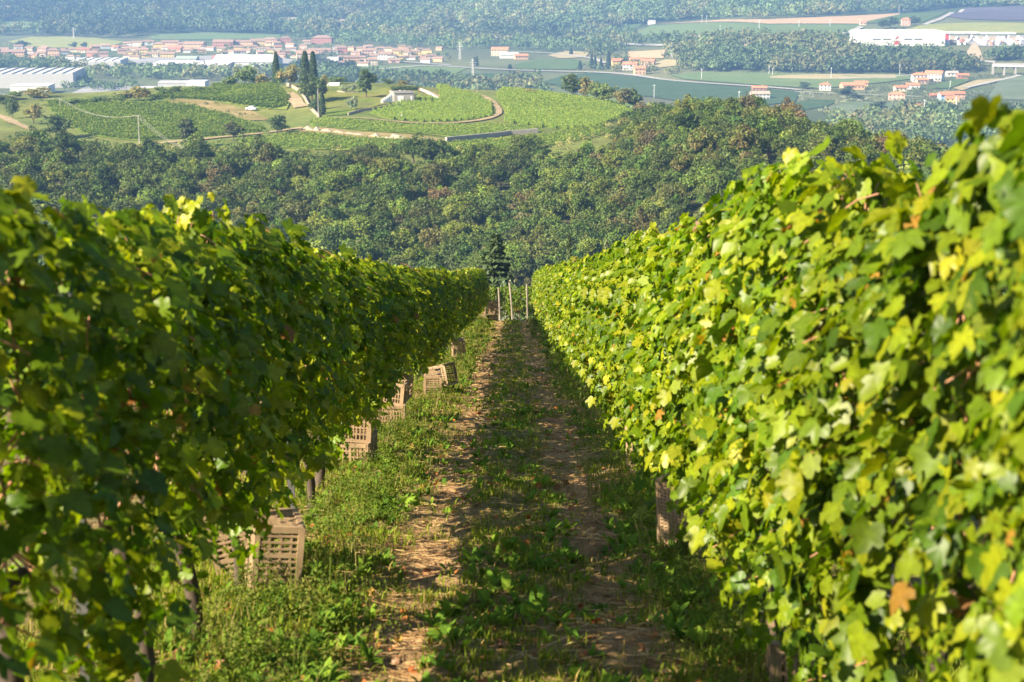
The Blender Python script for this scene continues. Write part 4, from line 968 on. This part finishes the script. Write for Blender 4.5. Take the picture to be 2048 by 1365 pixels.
# ---- buildings
WC = {'white': (.50, .485, .46), 'cream': (.58, .49, .34), 'yellow': (.58, .43, .17), 'orange': (.54, .33, .19), 'pink': (.52, .33, .26), 'red': (.36, .16, .12), 'beige': (.48, .38, .27), 'blue': (.30, .46, .62), 'grey': (.38, .37, .36)}
WN = {'white': 'white', 'cream': 'cream', 'yellow': 'yellow', 'orange': 'orange', 'pink': 'salmon pink', 'red': 'brick red', 'beige': 'beige', 'blue': 'pale blue', 'grey': 'grey'}
def house(px, pyb, wpx, hpx, wc, label, rot=0, group=None, roof='gable', rc=(.42, .17, .085), win=True, deep=None, cat='house', name='house', ymin=VY):
    P = hit(px, pyb, ymin)[0]; k = P[1] / F; w_, hw = wpx * k, hpx * k; d_ = deep or min(max(w_ * .62, 7), 16)
    r = empty(name, tuple(P), (0, 0, R(rot))); tag(r, label, cat, group)
    eave = hw * (.80 if roof in ('gable', 'hip') else .95); X, Y = w_ / 2, d_ / 2; rh = hw - eave + d_ * .08
    b = B(); b.box(0, 0, eave / 2 - 1, w_, d_, eave + 2)
    if roof == 'gable':
        for s in (-1, 1): b.add([(s * X, -Y, eave), (s * X, Y, eave), (s * X, 0, eave + rh)], [(0, 1, 2, 2)])
    ob = obj('wall', b.mesh('wall', M_wall), r); ob.color = (*WC[wc], 1)
    b = B(); ov = .6; th = .3
    if roof == 'gable':
        for s in (-1, 1):
            e = (s * (Y + ov), eave - ov * rh / Y + .05)
            b.hexa([(-X - ov, e[0], e[1]), (X + ov, e[0], e[1]), (X + ov, 0, eave + rh + .05), (-X - ov, 0, eave + rh + .05)], [(-X - ov, e[0], e[1] + th), (X + ov, e[0], e[1] + th), (X + ov, 0, eave + rh + th + .05), (-X - ov, 0, eave + rh + th + .05)])
    elif roof == 'hip':
        rx = max(X - Y, .6); b.hexa([(-X - ov, -Y - ov, eave), (X + ov, -Y - ov, eave), (X + ov, Y + ov, eave), (-X - ov, Y + ov, eave)], [(-rx, -.15, eave + rh), (rx, -.15, eave + rh), (rx, .15, eave + rh), (-rx, .15, eave + rh)])
    elif roof == 'flat': b.box(0, 0, eave + .25, w_ + .6, d_ + .6, .5)
    elif roof == 'saw':
        n = max(5, int(w_ / 9)); 
        for i in range(n):
            x0 = -X + w_ * i / n; x1 = x0 + w_ / n * .98
            b.hexa([(x0, -Y, eave), (x1, -Y, eave), (x1, Y, eave), (x0, Y, eave)], [(x0, -Y, eave + .4), (x1, -Y, eave + 1.6), (x1, Y, eave + 1.6), (x0, Y, eave + .4)])
    ro = obj('roof', b.mesh('roof', M_roof), r); v = rng.uniform(.85, 1.15); ro.color = (rc[0] * v, rc[1] * v, rc[2] * v, 1)
    if roof in ('gable', 'hip') and w_ > 9:
        b = B(); b.box(w_ * .2, d_ * .12, eave + rh * .75 + .4, .8, .8, 1.8); b.box(w_ * .2, d_ * .12, eave + rh * .75 + 1.38, 1.1, 1.1, .16); o = obj('chimney', b.mesh('chimney', M_wall), ro); o.color = (.42, .26, .18, 1)
    if win:
        fl = max(1, int(round(eave / 3.0))); n = max(2, min(9, int(w_ / 3.2))); ww, wh = min(1.3, w_ / n * .42), min(1.5, eave / fl * .5)
        for f in range(fl):
            for i in range(n):
                b = B(); b.box(-X + w_ * (i + .5) / n, -Y - .03, eave * (f + .55) / fl, ww, .12, wh); obj('window', b.mesh('window', M_win), r)
    return r
TC = (.25, .16, .115)
V1 = 'in the far village on the valley floor'
def vill(lst, place, group):
    for (px, py, wp, hp, wc, rot, rf) in lst:
        rc = TC if rf != 'flat' else (.45, .44, .43)
        if rf == 'g2': rf, rc = 'gable', (.34, .13, .08)
        house(px, py, wp, hp, wc, f'small {WN[wc]} house with {"flat pale" if rf == "flat" else "terracotta"} roof {place}', rot, group, rf, rc, win=wp >= 24)
vill([(28, 113, 44, 11, 'orange', 6, 'gable'), (107, 112, 26, 14, 'orange', 4, 'hip'), (86, 106, 18, 10, 'pink', -10, 'gable'), (146, 105, 15, 8, 'cream', 12, 'gable'), (186, 114, 22, 10, 'red', -8, 'gable'), (206, 114, 20, 9, 'pink', 14, 'gable'),
      (168, 106, 26, 8, 'cream', 0, 'g2'), (130, 109, 18, 8, 'white', 20, 'gable'), (60, 103, 16, 8, 'beige', -14, 'gable'), (8, 106, 20, 9, 'white', 6, 'gable')],
     'by the yellow-green meadow', 'houses by the yellow-green meadow')
vill([(256, 93, 17, 8, 'white', 0, 'gable'), (276, 93, 22, 9, 'cream', -12, 'gable'), (297, 91, 20, 9, 'white', 10, 'gable'), (318, 100, 22, 14, 'yellow', 8, 'hip'), (342, 93, 34, 10, 'orange', -4, 'gable'), (368, 95, 22, 9, 'pink', 10, 'gable'),
      (390, 97, 38, 11, 'orange', -6, 'gable'), (404, 107, 16, 8, 'pink', 8, 'gable'), (245, 108, 18, 9, 'pink', 14, 'gable'), (266, 103, 26, 8, 'cream', -8, 'gable'), (285, 107, 24, 9, 'yellow', 4, 'gable'), (305, 114, 26, 8, 'cream', -3, 'gable'),
      (335, 116, 28, 10, 'yellow', 6, 'gable'), (270, 119, 20, 7, 'beige', 0, 'gable'), (232, 101, 15, 8, 'white', -16, 'g2'), (312, 105, 16, 8, 'cream', 12, 'gable'), (352, 104, 24, 8, 'pink', -10, 'g2'), (376, 106, 18, 7, 'white', 6, 'gable'), (292, 116, 16, 7, 'yellow', 10, 'gable')],
     'in the crowded old village', 'houses of the old village')
vill([(448, 93, 40, 11, 'red', -4, 'gable'), (472, 92, 26, 10, 'pink', 8, 'gable'), (494, 92, 28, 10, 'orange', -6, 'hip'), (516, 91, 28, 11, 'yellow', 5, 'gable'), (540, 87, 32, 10, 'orange', -3, 'hip'), (571, 86, 22, 11, 'red', 8, 'hip'),
      (479, 109, 26, 8, 'white', 14, 'gable'), (495, 106, 14, 7, 'cream', -10, 'gable'), (527, 103, 26, 7, 'white', 0, 'gable'), (505, 99, 18, 7, 'beige', 12, 'gable'), (562, 116, 20, 9, 'pink', -6, 'gable'), (530, 117, 24, 7, 'white', 4, 'flat'), (582, 103, 20, 7, 'white', 8, 'gable'), (556, 100, 15, 7, 'cream', 14, 'g2')],
     'behind the hilltop cypresses', 'houses behind the hilltop cypresses')
house(645, 88, 40, 15, 'red', 'long three-storey brick red apartment house at the wood edge above the village', -4, None, 'hip', TC)
house(685, 107, 21, 14, 'red', 'square brick red house standing alone between two rows of village houses', 6, None, 'hip', TC)
house(611, 120, 36, 16, 'beige', 'tall beige block house just behind the hilltop cypress pair', 10, None, 'gable', (.34, .20, .13))
vill([(667, 125, 23, 10, 'white', -6, 'flat'), (703, 123, 30, 10, 'orange', 10, 'gable'), (712, 111, 18, 8, 'pink', -8, 'gable'), (738, 110, 28, 11, 'pink', 6, 'gable'), (742, 131, 24, 14, 'cream', 12, 'hip'), (727, 133, 22, 8, 'cream', -10, 'gable'), (750, 119, 20, 9, 'white', 8, 'gable'),
      (771, 119, 26, 13, 'white', -8, 'gable'), (777, 104, 19, 9, 'cream', 5, 'hip'), (802, 111, 32, 12, 'yellow', -4, 'gable'), (829, 111, 28, 10, 'yellow', 6, 'hip'), (854, 109, 21, 10, 'yellow', -6, 'hip'), (861, 119, 20, 9, 'cream', 14, 'gable'), (852, 127, 19, 10, 'white', -12, 'gable'), (664, 139, 20, 10, 'cream', 4, 'flat'),
      (680, 131, 16, 7, 'white', 12, 'gable'), (820, 120, 22, 7, 'white', 0, 'gable'), (723, 103, 18, 8, 'beige', -4, 'gable'), (788, 126, 20, 7, 'pink', 8, 'gable'), (640, 107, 44, 8, 'pink', 0, 'gable')],
     'before the viaduct', 'houses of the middle village')
house(1000, 112, 33, 15, 'cream', 'cream farmhouse with terracotta roof next to a pale shed at the wood edge', -5); house(1018, 117, 36, 9, 'white', 'long low white shed below the cream farmhouse', 4, None, 'gable', (.6, .6, .58), win=False, name='shed', cat='shed'); house(1042, 119, 26, 9, 'orange', 'small orange house beside the long low white shed', 10)
house(1234, 136, 21, 17, 'yellow', 'bright yellow farmhouse behind the row of far cypresses', 6); house(1260, 140, 28, 14, 'white', 'white farmhouse in the middle of the cluster by the far cypresses', -10); house(1272, 127, 26, 10, 'beige', 'beige farm building at the back of the cluster by the far cypresses', 4); house(1296, 132, 26, 12, 'pink', 'salmon farm building at the end of the cluster by the far cypresses', -16); house(1279, 149, 22, 15, 'orange', 'small orange house with porch below the white farmhouse', 8)
house(1519, 198, 36, 13, 'white', 'low white house beside the valley road with a dull brown roof', 4, None, 'gable', (.36, .26, .2)); house(1518, 182, 28, 8, 'red', 'small red barn behind the low white house by the valley road', -3)
house(1650, 181, 22, 14, 'white', 'white two-storey house at the edge of the olive groves', -8, None, 'hip'); house(1704, 179, 44, 11, 'orange', 'long orange farm with several roofs in the olive groves', 3); house(1722, 172, 26, 8, 'orange', 'low orange wing behind the long orange farm', -10)
house(1838, 164, 29, 17, 'white', 'large white villa with three storeys and red roof among the olives', 0, None, 'hip'); house(1868, 162, 34, 18, 'white', 'white house block stepping up beside the large white villa', -28); house(1843, 168, 22, 10, 'pink', 'small pink annex in front of the large white villa', 8); house(1903, 153, 22, 9, 'white', 'low white house behind the stepped white block', 4, None, 'gable', (.36, .3, .27)); house(1925, 157, 22, 8, 'red', 'low red-roofed shed at the back of the olive groves', -6)
house(1800, 183, 24, 10, 'cream', 'cream house with two gables in the middle of the olive groves', 8); house(1825, 179, 26, 11, 'white', 'white house touching the cream one in the olive groves', -8); house(1793, 200, 32, 14, 'pink', 'salmon pink farmhouse with hipped roof standing alone in the olive groves', -14, None, 'hip')
house(1828, 222, 28, 12, 'white', 'small white house with bright roof below the salmon farmhouse', 8); house(1890, 203, 26, 17, 'blue', 'pale blue house squeezed between neighbours above the blurred vine leaves', 10); house(1904, 209, 26, 15, 'yellow', 'ochre yellow house just above the blurred vine leaves', -12); house(1912, 198, 30, 13, 'pink', 'pink house behind the ochre yellow one', 4); house(1870, 197, 22, 8, 'red', 'low red roofed shed beside the pale blue house', 0)
house(1811, 52, 17, 15, 'pink', 'small pink house among dark pines above the white factory', -4, None, 'hip'); house(1303, 49, 15, 8, 'white', 'white hut at the corner of the high green field', 0, None, 'flat', (.46, .455, .45), win=False); house(1484, 75, 5, 13, 'cream', 'slim cream tower house on the edge of the high green field', 0, None, 'flat', (.4, .3, .2), win=False, deep=4)
house(1725, 50, 12, 5, 'cream', 'tiny cream farm building at the end of the brown field', 0)
# the smaller houses that fill the gaps of the town
RW = ['white', 'cream', 'beige', 'pink', 'orange', 'yellow', 'white', 'cream']
taken = [tuple(proj(np.array([o.location]))[0]) for o in C if o.get('category') == 'house']
tries = 0; added = 0
while added < 70 and tries < 3000:
    tries += 1; q = rng.random()
    if q < .55: px, py, place = rng.uniform(-120, 600), 0, 'filling the gaps of the old village'; py = np.interp(px, [-120, 0, 250, 600], [112, 110, 106, 100]) + rng.uniform(-10, 12)
    elif q < .85: px, py, place = rng.uniform(640, 880), rng.uniform(98, 130), 'among the garden trees of the middle village'
    else: px, py, place = rng.uniform(470, 620), rng.uniform(88, 124), 'behind the tall hilltop cypresses'
    if any(abs(px - a) < 13 and abs(py - b) < 5 for a, b in taken): continue
    if in_any_late(px, py): continue
    taken.append((px, py)); added += 1; wc = RW[rng.integers(0, 8)]; wp = rng.uniform(10, 19)
    house(px, py, wp, wp * rng.uniform(.42, .6), wc, f'tiny {WN[wc]} house {place}', rng.uniform(-25, 25), 'tiny houses ' + place, rng.choice(['gable', 'gable', 'hip']), tuple(np.array(TC) * rng.uniform(.7, 1.3)), win=False)
# industrial halls
def hall(*a, **k): return house(*a, cat='warehouse', name='warehouse', win=False, **k)
hall(62, 170, 190, 27, 'grey', 'huge grey-white warehouse with a row of dark roof lights near the picture edge', 6, None, 'saw', (.42, .42, .41), deep=85)
hall(66, 186, 74, 16, 'white', 'smaller white hall in front of the huge grey warehouse', 4, None, 'flat', (.46, .455, .45), deep=32)
hall(200, 130, 96, 10, 'grey', 'grey factory hall with ridged pale roof below the crowded village', 4, None, 'saw', (.42, .41, .39), deep=60)
hall(385, 138, 150, 11, 'beige', 'wide beige factory hall with low pale roof beside the village', 3, None, 'flat', (.44, .43, .41), deep=90); hall(495, 132, 120, 13, 'grey', 'long grey hall with a dark gable reaching behind the cypresses', -4, None, 'gable', (.44, .43, .42), deep=60)
hall(396, 180, 36, 18, 'white', 'white cube-like block rising above the crest bushes', 0, None, 'flat', (.46, .455, .45), deep=22); hall(355, 173, 70, 9, 'grey', 'low hall with pale overhanging roof next to the white block', 5, None, 'flat', (.46, .455, .45), deep=26); hall(320, 184, 90, 8, 'grey', 'flat grey roof partly hidden by the crest bushes', -2, None, 'flat', (.4, .4, .4), deep=30)
hall(165, 205, 56, 9, 'white', 'low white roof peeping over the crest by the car park', 4, None, 'flat', (.46, .455, .45), deep=18); hall(660, 139, 38, 10, 'white', 'pale flat shed behind the cypress pair', 0, None, 'flat', (.46, .455, .45), deep=16)
hall(375, 122, 40, 6, 'grey', 'low green-grey roof at the village edge', 0, None, 'gable', (.30, .36, .28), deep=22); hall(450, 120, 46, 6, 'red', 'long red-roofed shed at the village edge', 0, None, 'gable', (.42, .13, .10), deep=18)
# the big white factory with red emblem
fx = house(1793, 87, 166, 24, 'white', 'big white factory with a red door and a round red emblem on its front', 0, None, 'saw', (.62, .62, .63), win=False, deep=60, cat='factory', name='factory')
kf = fx.location.y / F
for dx in (-50, -30, 11, 31): b = B(); b.box(dx * kf * 1.0, -30.05, 10 * kf, 15 * kf, .14, 2.2 * kf); obj('window', b.mesh('window', M_win), fx)
b = B(); b.box(-10 * kf, -30.06, 3.2 * kf, 9.5 * kf, .18, 6.4 * kf); obj('door', b.mesh('door', M_red), fx)
b = B(); t_ = np.linspace(0, 2 * math.pi, 25); b.tube(np.stack([-10 * kf + 1.7 * kf * np.cos(t_), np.full(25, -30.1), 14 * kf + 1.7 * kf * np.sin(t_)], 1), .5 * kf, 6); b.tube([(-10 * kf, -30.0, 14 * kf), (-10 * kf, -30.2, 14 * kf)], .8 * kf, 12); obj('emblem', b.mesh('emblem', M_red), fx)
hh = house(1880, 82, 20, 13, 'red', 'bright red hall end joined to the big white factory', 0, None, 'flat', (.5, .06, .06), win=False, deep=30, cat='warehouse', name='warehouse')
for o in hh.children: o.color = (.55, .05, .05, 1)
for px, py, wpx, lb in [(1920, 83, 66, 'white flat storage canopy on posts next to the factory'), (1994, 84, 66, 'second white storage canopy farther from the factory')]:
    P = hit(px, py, VY)[0]; k = P[1] / F; r = empty('storage_canopy', tuple(P)); tag(r, lb, 'canopy')
    b = B(); b.box(0, 0, 17 * k, wpx * k, 14, 1.6); obj('roof', b.mesh('roof', M_white), r)
    for s in (-.36, .30):
        for yy_ in (-5, 5): b = B(); b.box(s * wpx * k, yy_, 8 * k, 1.6, 1.2, 17 * k); obj('leg', b.mesh('leg', M_white), r)
for i in range(46):
    px, py = rng.uniform(1892, 2046), rng.uniform(80, 91); P = hit(px, py, VY)[0]; sx, sz = rng.uniform(3, 9), rng.uniform(1.5, 4.2); b = B()
    b.box(0, 0, sz / 2, sx, rng.uniform(2, 5), sz).box(sx * .2, .3, sz * 1.2, sx * .45, 2, sz * .5).box(-sx * .4, -.4, sz * .3, sx * .5, 2.6, sz * .7)
    o = obj('stone_stack', b.mesh('stone_stack', M_wall), None, tuple(P), (0, 0, rng.random() * 3)); o.color = (.6, .58, .56, 1) if rng.random() < .8 else (.5, .22, .16, 1); tag(o, 'pale stack of blocks in the yard around the storage canopies', 'stack', 'stacks in the factory yard')
# viaduct and bridge
def bridge(name, p0, p1, z0, z1, n, wd, label, arch=False):
    A = hit(*p0, VY)[0]; E = hit(*p1, VY)[0]; A = np.array([A[0], A[1], A[2] + z0]); E = np.array([E[0], E[1], E[2] + z1]); d = E - A; L = np.linalg.norm(d[:2]); ang = math.atan2(d[1], d[0])
    r = empty(name, tuple(A), (0, 0, ang)); tag(r, label, 'bridge'); sl = d[2] / L; b = B()
    b.hexa([(0, -wd / 2, -2), (L, -wd / 2, -2 + sl * L), (L, wd / 2, -2 + sl * L), (0, wd / 2, -2)], [(0, -wd / 2, 0), (L, -wd / 2, sl * L), (L, wd / 2, sl * L), (0, wd / 2, 0)]); obj('deck', b.mesh('deck', M_white), r)
    for s in (-1, 1): b = B(); b.hexa([(0, s * wd / 2 - .2, .01), (L, s * wd / 2 - .2, sl * L + .01), (L, s * wd / 2 + .2, sl * L + .01), (0, s * wd / 2 + .2, .01)], [(0, s * wd / 2 - .2, 1.2), (L, s * wd / 2 - .2, sl * L + 1.2), (L, s * wd / 2 + .2, sl * L + 1.2), (0, s * wd / 2 + .2, 1.2)]); obj('parapet', b.mesh('parapet', M_conc), r)
    for i in range(n + 1):
        x = L * (i + .02) / (n + .04); gx_, gy_ = A[0] + x * math.cos(ang), A[1] + x * math.sin(ang); zb = float(hgt(gx_, gy_)) - A[2] - 1; zt = -1.9 + sl * x
        b = B(); b.box(x, 0, (zb + zt) / 2, 1.8, wd * .8, zt - zb); obj('pier', b.mesh('pier', M_conc), r)
        if arch and i < n:
            b = B(); t = np.linspace(0, math.pi, 11); hw = L / n / 2 - .9; b.tube(np.stack([x + L / n / 2 + hw * np.cos(t), t * 0, zt - hw * .8 + hw * .75 * np.sin(t)], 1), .9, 6); obj('arch', b.mesh('arch', M_conc), r)
bridge('viaduct', (915, 66), (1006, 78), 12, 3, 18, 12, 'long pale viaduct on many slender piers crossing the wooded foot of the mountain')
bridge('arched_bridge', (1985, 150), (2075, 152), 11, 11, 4, 9, 'pale arched road bridge at the foot of the wooded slope', True)
# pylons and poles of the valley
def valley_pole(px, pyb, hpx, label, lattice=False):
    P = hit(px, pyb, VY)[0]; h = hpx * P[1] / F; b = B()
    if lattice:
        r = empty('pylon', tuple(P)); tag(r, label, 'pylon')
        for sx in (-1, 1):
            for sy in (-1, 1): b.tube([(sx * h * .07, sy * h * .07, -1), (sx * h * .03, sy * h * .03, h * .55), (sx * .3, sy * .3, h)], .28, 4)
        for i in range(8):
            z0, z1 = h * i / 9, h * (i + 1) / 9; w0, w1 = h * .07 * (1 - i / 9.5), h * .07 * (1 - (i + 1) / 9.5)
            for s in (-1, 1): b.tube([(-w0, s * w0, z0), (w1, s * w1, z1)], .16, 4); b.tube([(w0, s * w0, z0), (-w1, s * w1, z1)], .16, 4)
        obj('tower', b.mesh('tower', M_wire), r); b = B()
        for f, wd in ((.62, .16), (.76, .20), (.9, .13)): b.box(0, 0, h * f, h * wd * 2, .4, .5)
        obj('cross_arm', b.mesh('cross_arm', M_wire), r)
    else:
        r = empty('utility_pole', tuple(P)); tag(r, label, 'utility pole', 'valley utility poles'); b.tube([(0, 0, -1), (0, 0, h * .5), (0, 0, h)], [.26, .22, .18], 6); obj('mast', b.mesh('mast', M_white), r)
        b = B(); b.box(0, 0, h - .6, 2.4, .25, .3); obj('cross_arm', b.mesh('cross_arm', M_white), r)
for px, py, h in [(1403, 160, 22), (1662, 158, 22), (1799, 150, 20), (1538, 150, 18), (1545, 152, 16), (1900, 176, 14), (1848, 228, 28), (1308, 196, 26), (1518, 62, 20), (1598, 55, 14), (1660, 54, 14), (1720, 54, 14), (1798, 28, 18), (1440, 72, 20), (1478, 205, 22), (1404, 47, 16), (1413, 48, 16)]:
    valley_pole(px, py, h, 'thin white pole standing in the open fields of the valley')
valley_pole(920, 120, 34, 'lattice pylon standing by the green field before the viaduct', True); valley_pole(946, 152, 34, 'thinner lattice pylon in front of the twin far cypresses', True); valley_pole(1343, 116, 30, 'lattice pylon among the trees beside the dry brown field', True); valley_pole(1912, 216, 22, 'lattice pylon between the ochre house and the pink one', True); valley_pole(148, 78, 22, 'faint lattice pylon above the yellow-green meadow', True)
# far cypresses, pines and single trees
VC = (.045, .07, .04)
for px, py, h, wd, lb in [(1160, 140, 18, 8, 'far cypress standing alone by the road bend'), (1183, 138, 30, 7, 'first of the far cypress row by the yellow farmhouse'), (1190, 139, 26, 8, 'second of the far cypress row, short and wide'), (1202, 140, 24, 7, 'third of the far cypress row, lower than its neighbours'), (1217, 139, 34, 10, 'tallest of the far cypress row next to the yellow farmhouse'), (1142, 110, 14, 7, 'small far cypress at the stubble field'), (1245, 136, 16, 9, 'far cypress touching the white farmhouse'),
                       (949, 133, 18, 6, 'thinner of two twin cypresses beyond the green field'), (954, 133, 20, 6, 'taller of two twin cypresses beyond the green field'), (1020, 139, 10, 9, 'small dark cypress by the pale kerb of the road')]:
    tree_px('cypress_tree', px, py, h, wd, 'cypress', VC, lb, ymin=VY)
for px, py, h, wd, kd, lb in [(1690, 198, 26, 34, 'round', 'large dark round tree in front of the long orange farm'), (1712, 202, 16, 24, 'round', 'smaller dark tree beside the large round one near the orange farm'), (1780, 57, 24, 28, 'round', 'dark pine grove tree on one side of the small pink house'), (1765, 58, 18, 18, 'round', 'smaller dark pine next to the grove by the small pink house'), (1830, 52, 20, 22, 'round', 'dark pine on the other side of the small pink house'),
                              (1808, 215, 16, 16, 'round', 'dark tree beside the small white house below the salmon farmhouse'), (1755, 222, 20, 30, 'round', 'rounded dark tree at the edge of the striped orchard'), (148, 98, 14, 14, 'round', 'dark tree at the edge of the meadow village'), (168, 98, 14, 12, 'round', 'round dark tree on the yellow-green meadow border'), (48, 97, 16, 20, 'round', 'dark conifer clump before the meadow village'), (36, 100, 18, 14, 'round', 'dark tree at the corner of the yellow-green meadow'),
                              (1610, 178, 14, 20, 'round', 'dark tree at the border of the olive groves')]:
    tree_px('valley_tree', px, py, h, wd, kd, (.06, .09, .045), lb, ymin=VY)
# woods of the valley and the mountain: far masses
FP = [p for _, p in FIELDS]
def in_any(px, py, polys):
    r = np.zeros(len(px), bool)
    for p in polys: r |= inpoly(px, py, p)
    return r
def road_near(px, py, tol=2.6):
    r = np.zeros(len(px), bool)
    for ln, wd in ROADS:
        for (x1, y1), (x2, y2) in zip(ln[:-1], ln[1:]):
            dx, dy = x2 - x1, y2 - y1; t = np.clip(((px - x1) * dx + (py - y1) * dy) / (dx * dx + dy * dy), 0, 1)
            r |= np.hypot((px - x1 - t * dx) * .35, py - y1 - t * dy) < tol * .6
    return r
def belt(name, label, poly, n, rad, hgt_, pal, K, excl=True, ymin=VY, qk=.46, avoid=None):
    xs = [p[0] for p in poly]; ys = [p[1] for p in poly]
    px = rng.uniform(min(xs), max(xs), n); py = rng.uniform(min(ys), max(ys), n); ok = inpoly(px, py, poly)
    if excl: ok &= ~in_any(px, py, FP) & ~in_any(px, py - 9, FP) & ~road_near(px, py) & ~road_near(px, py - 7)
    if avoid: ok &= ~in_any(px, py, avoid)
    px, py = px[ok], py[ok]; P = hit(px, py, ymin); m = len(P)
    Rr = rng.uniform(.7, 1.4, m) * rad * (1.25 if rad > 6.8 else 1); Hh = Rr * hgt_ * rng.uniform(.8, 1.25, m); pal = np.array(pal)
    tone = pal[np.clip((vnoise(P[:, 0] / 60, P[:, 1] / 90, 88) * len(pal) * .7 + rng.random(m) * len(pal) * .3).astype(int), 0, len(pal) - 1)] * rng.uniform(.75, 1.25, (m, 1)) * (.45 + 1.1 * vnoise(P[:, 0] / 210, P[:, 1] / 160, 95))[:, None]
    o = scatter_crowns(name, P - np.array([0, 0, .15 * rad]), Rr, Hh, tone, K, qk); tag(o, label, 'woods')
WP = [(.055, .085, .035), (.075, .115, .045), (.10, .14, .05), (.15, .155, .06), (.085, .12, .05)]
OP = [(.15, .17, .10), (.17, .19, .12), (.12, .15, .08)]
belt('mountain_woods', 'blue-hazed woods covering the mountain foot along the top of the picture', [(-260, -60), (2300, -60), (2300, 16), (1930, 16), (1800, 28), (1536, 39), (1310, 46), (1225, 62), (1080, 76), (1000, 82), (700, 72), (300, 70), (250, 78), (0, 72), (-260, 70)], 15000, 7.0, 1.9, WP, 56, qk=.38)
belt('valley_woods', 'bluish woods between the viaduct and the high fields', [(560, 78), (700, 70), (1000, 80), (1225, 64), (1330, 76), (1540, 84), (1685, 84), (1700, 111), (1890, 113), (1900, 116), (1960, 116), (2300, 114), (2300, 126), (1990, 124), (1930, 150), (1800, 149), (1536, 146), (1400, 144), (1345, 132), (1330, 98), (1250, 100), (1200, 116), (1080, 104), (1000, 98), (900, 100), (700, 92)], 5200, 6.5, 1.9, WP, 34)
belt('valley_woods', 'soft belt of trees screening the factory halls beyond the hilltop', [(-260, 127), (120, 127), (150, 140), (240, 146), (470, 150), (560, 146), (560, 156), (470, 164), (300, 160), (180, 158), (150, 148), (-260, 140)], 900, 6.0, 1.7, WP, 40)
belt('valley_woods', 'pale bluish trees just behind the hilltop lawn and vineyard', [(570, 140), (760, 142), (800, 156), (900, 166), (1000, 168), (1085, 172), (1090, 200), (950, 200), (570, 176)], 900, 5.5, 1.8, WP, 44)
belt('village_trees', 'garden trees between the village houses', [(-260, 96), (250, 84), (560, 80), (700, 92), (900, 108), (900, 130), (700, 140), (560, 124), (250, 122), (-260, 118)], 800, 3.0, 1.5, WP, 34)
belt('olive_groves', 'grey-green olive groves around the scattered houses', [(1600, 190), (1640, 168), (1760, 166), (1900, 160), (1990, 152), (2300, 150), (2300, 240), (1900, 236), (1760, 232), (1600, 224)], 1900, 2.6, 1.25, OP, 28)
belt('olive_groves', 'small trees and hedges around the far farmhouses', [(1085, 120), (1200, 104), (1340, 118), (1400, 140), (1340, 150), (1200, 142), (1120, 130)], 260, 4.2, 1.5, WP, 34)
belt('valley_woods', 'bluish trees behind the blurred vine tops at the near edge of the valley', [(1640, 226), (1760, 228), (1980, 226), (2300, 235), (2300, 300), (1700, 290)], 800, 5.0, 1.7, WP, 40)
belt('valley_woods', 'loose trees around the factory car park', [(100, 168), (160, 164), (280, 170), (300, 178), (250, 186), (130, 184)], 60, 4.0, 1.7, WP, 40, excl=False)
HP = [p for _, p, _, _ in HF]; SP = [(.07, .11, .026), (.10, .14, .03), (.15, .15, .045), (.05, .08, .022)]
belt('scrub', 'low shrubs and tall weeds along the foot of the hilltop fields', [(60, 262), (120, 282), (260, 296), (470, 288), (470, 312), (300, 316), (100, 306), (0, 286)], 420, 1.1, 1.5, SP, 44, False, YM, .42, HP)
belt('scrub', 'shrubs and rough growth at the edges of the hilltop terraces', [(460, 262), (620, 258), (700, 300), (1000, 300), (1240, 240), (1300, 212), (1310, 300), (1000, 320), (460, 318)], 520, 1.2, 1.5, SP, 44, False, YM, .42, HP)
belt('scrub', 'tufts and small shrubs on the dry ground of the hilltop', [(0, 205), (280, 190), (480, 170), (600, 165), (640, 240), (560, 262), (300, 290), (90, 250)], 260, .7, 1.2, SP, 30, False, YM, .42, HP)
# ------------------------------------------------------------------ air
def haze():
    b = B(); b.box(0, 2140, -40, 7400, 4420, 220)
    m, t, out = newmat('haze'); v = t.nodes.new('ShaderNodeVolumePrincipled')
    v.inputs['Color'].default_value = (.28, .535, 1.0, 1); v.inputs['Density'].default_value = .00018; v.inputs['Anisotropy'].default_value = .2
    t.links.new(v.outputs[0], out.inputs['Volume'])
    o = obj('haze', b.mesh('haze', m)); tag(o, 'thin bluish air that fades the far side of the valley', 'haze', kind='stuff')
print('terrain z', V.shape, float(GZ.min()), float(GZ.max()))
haze()
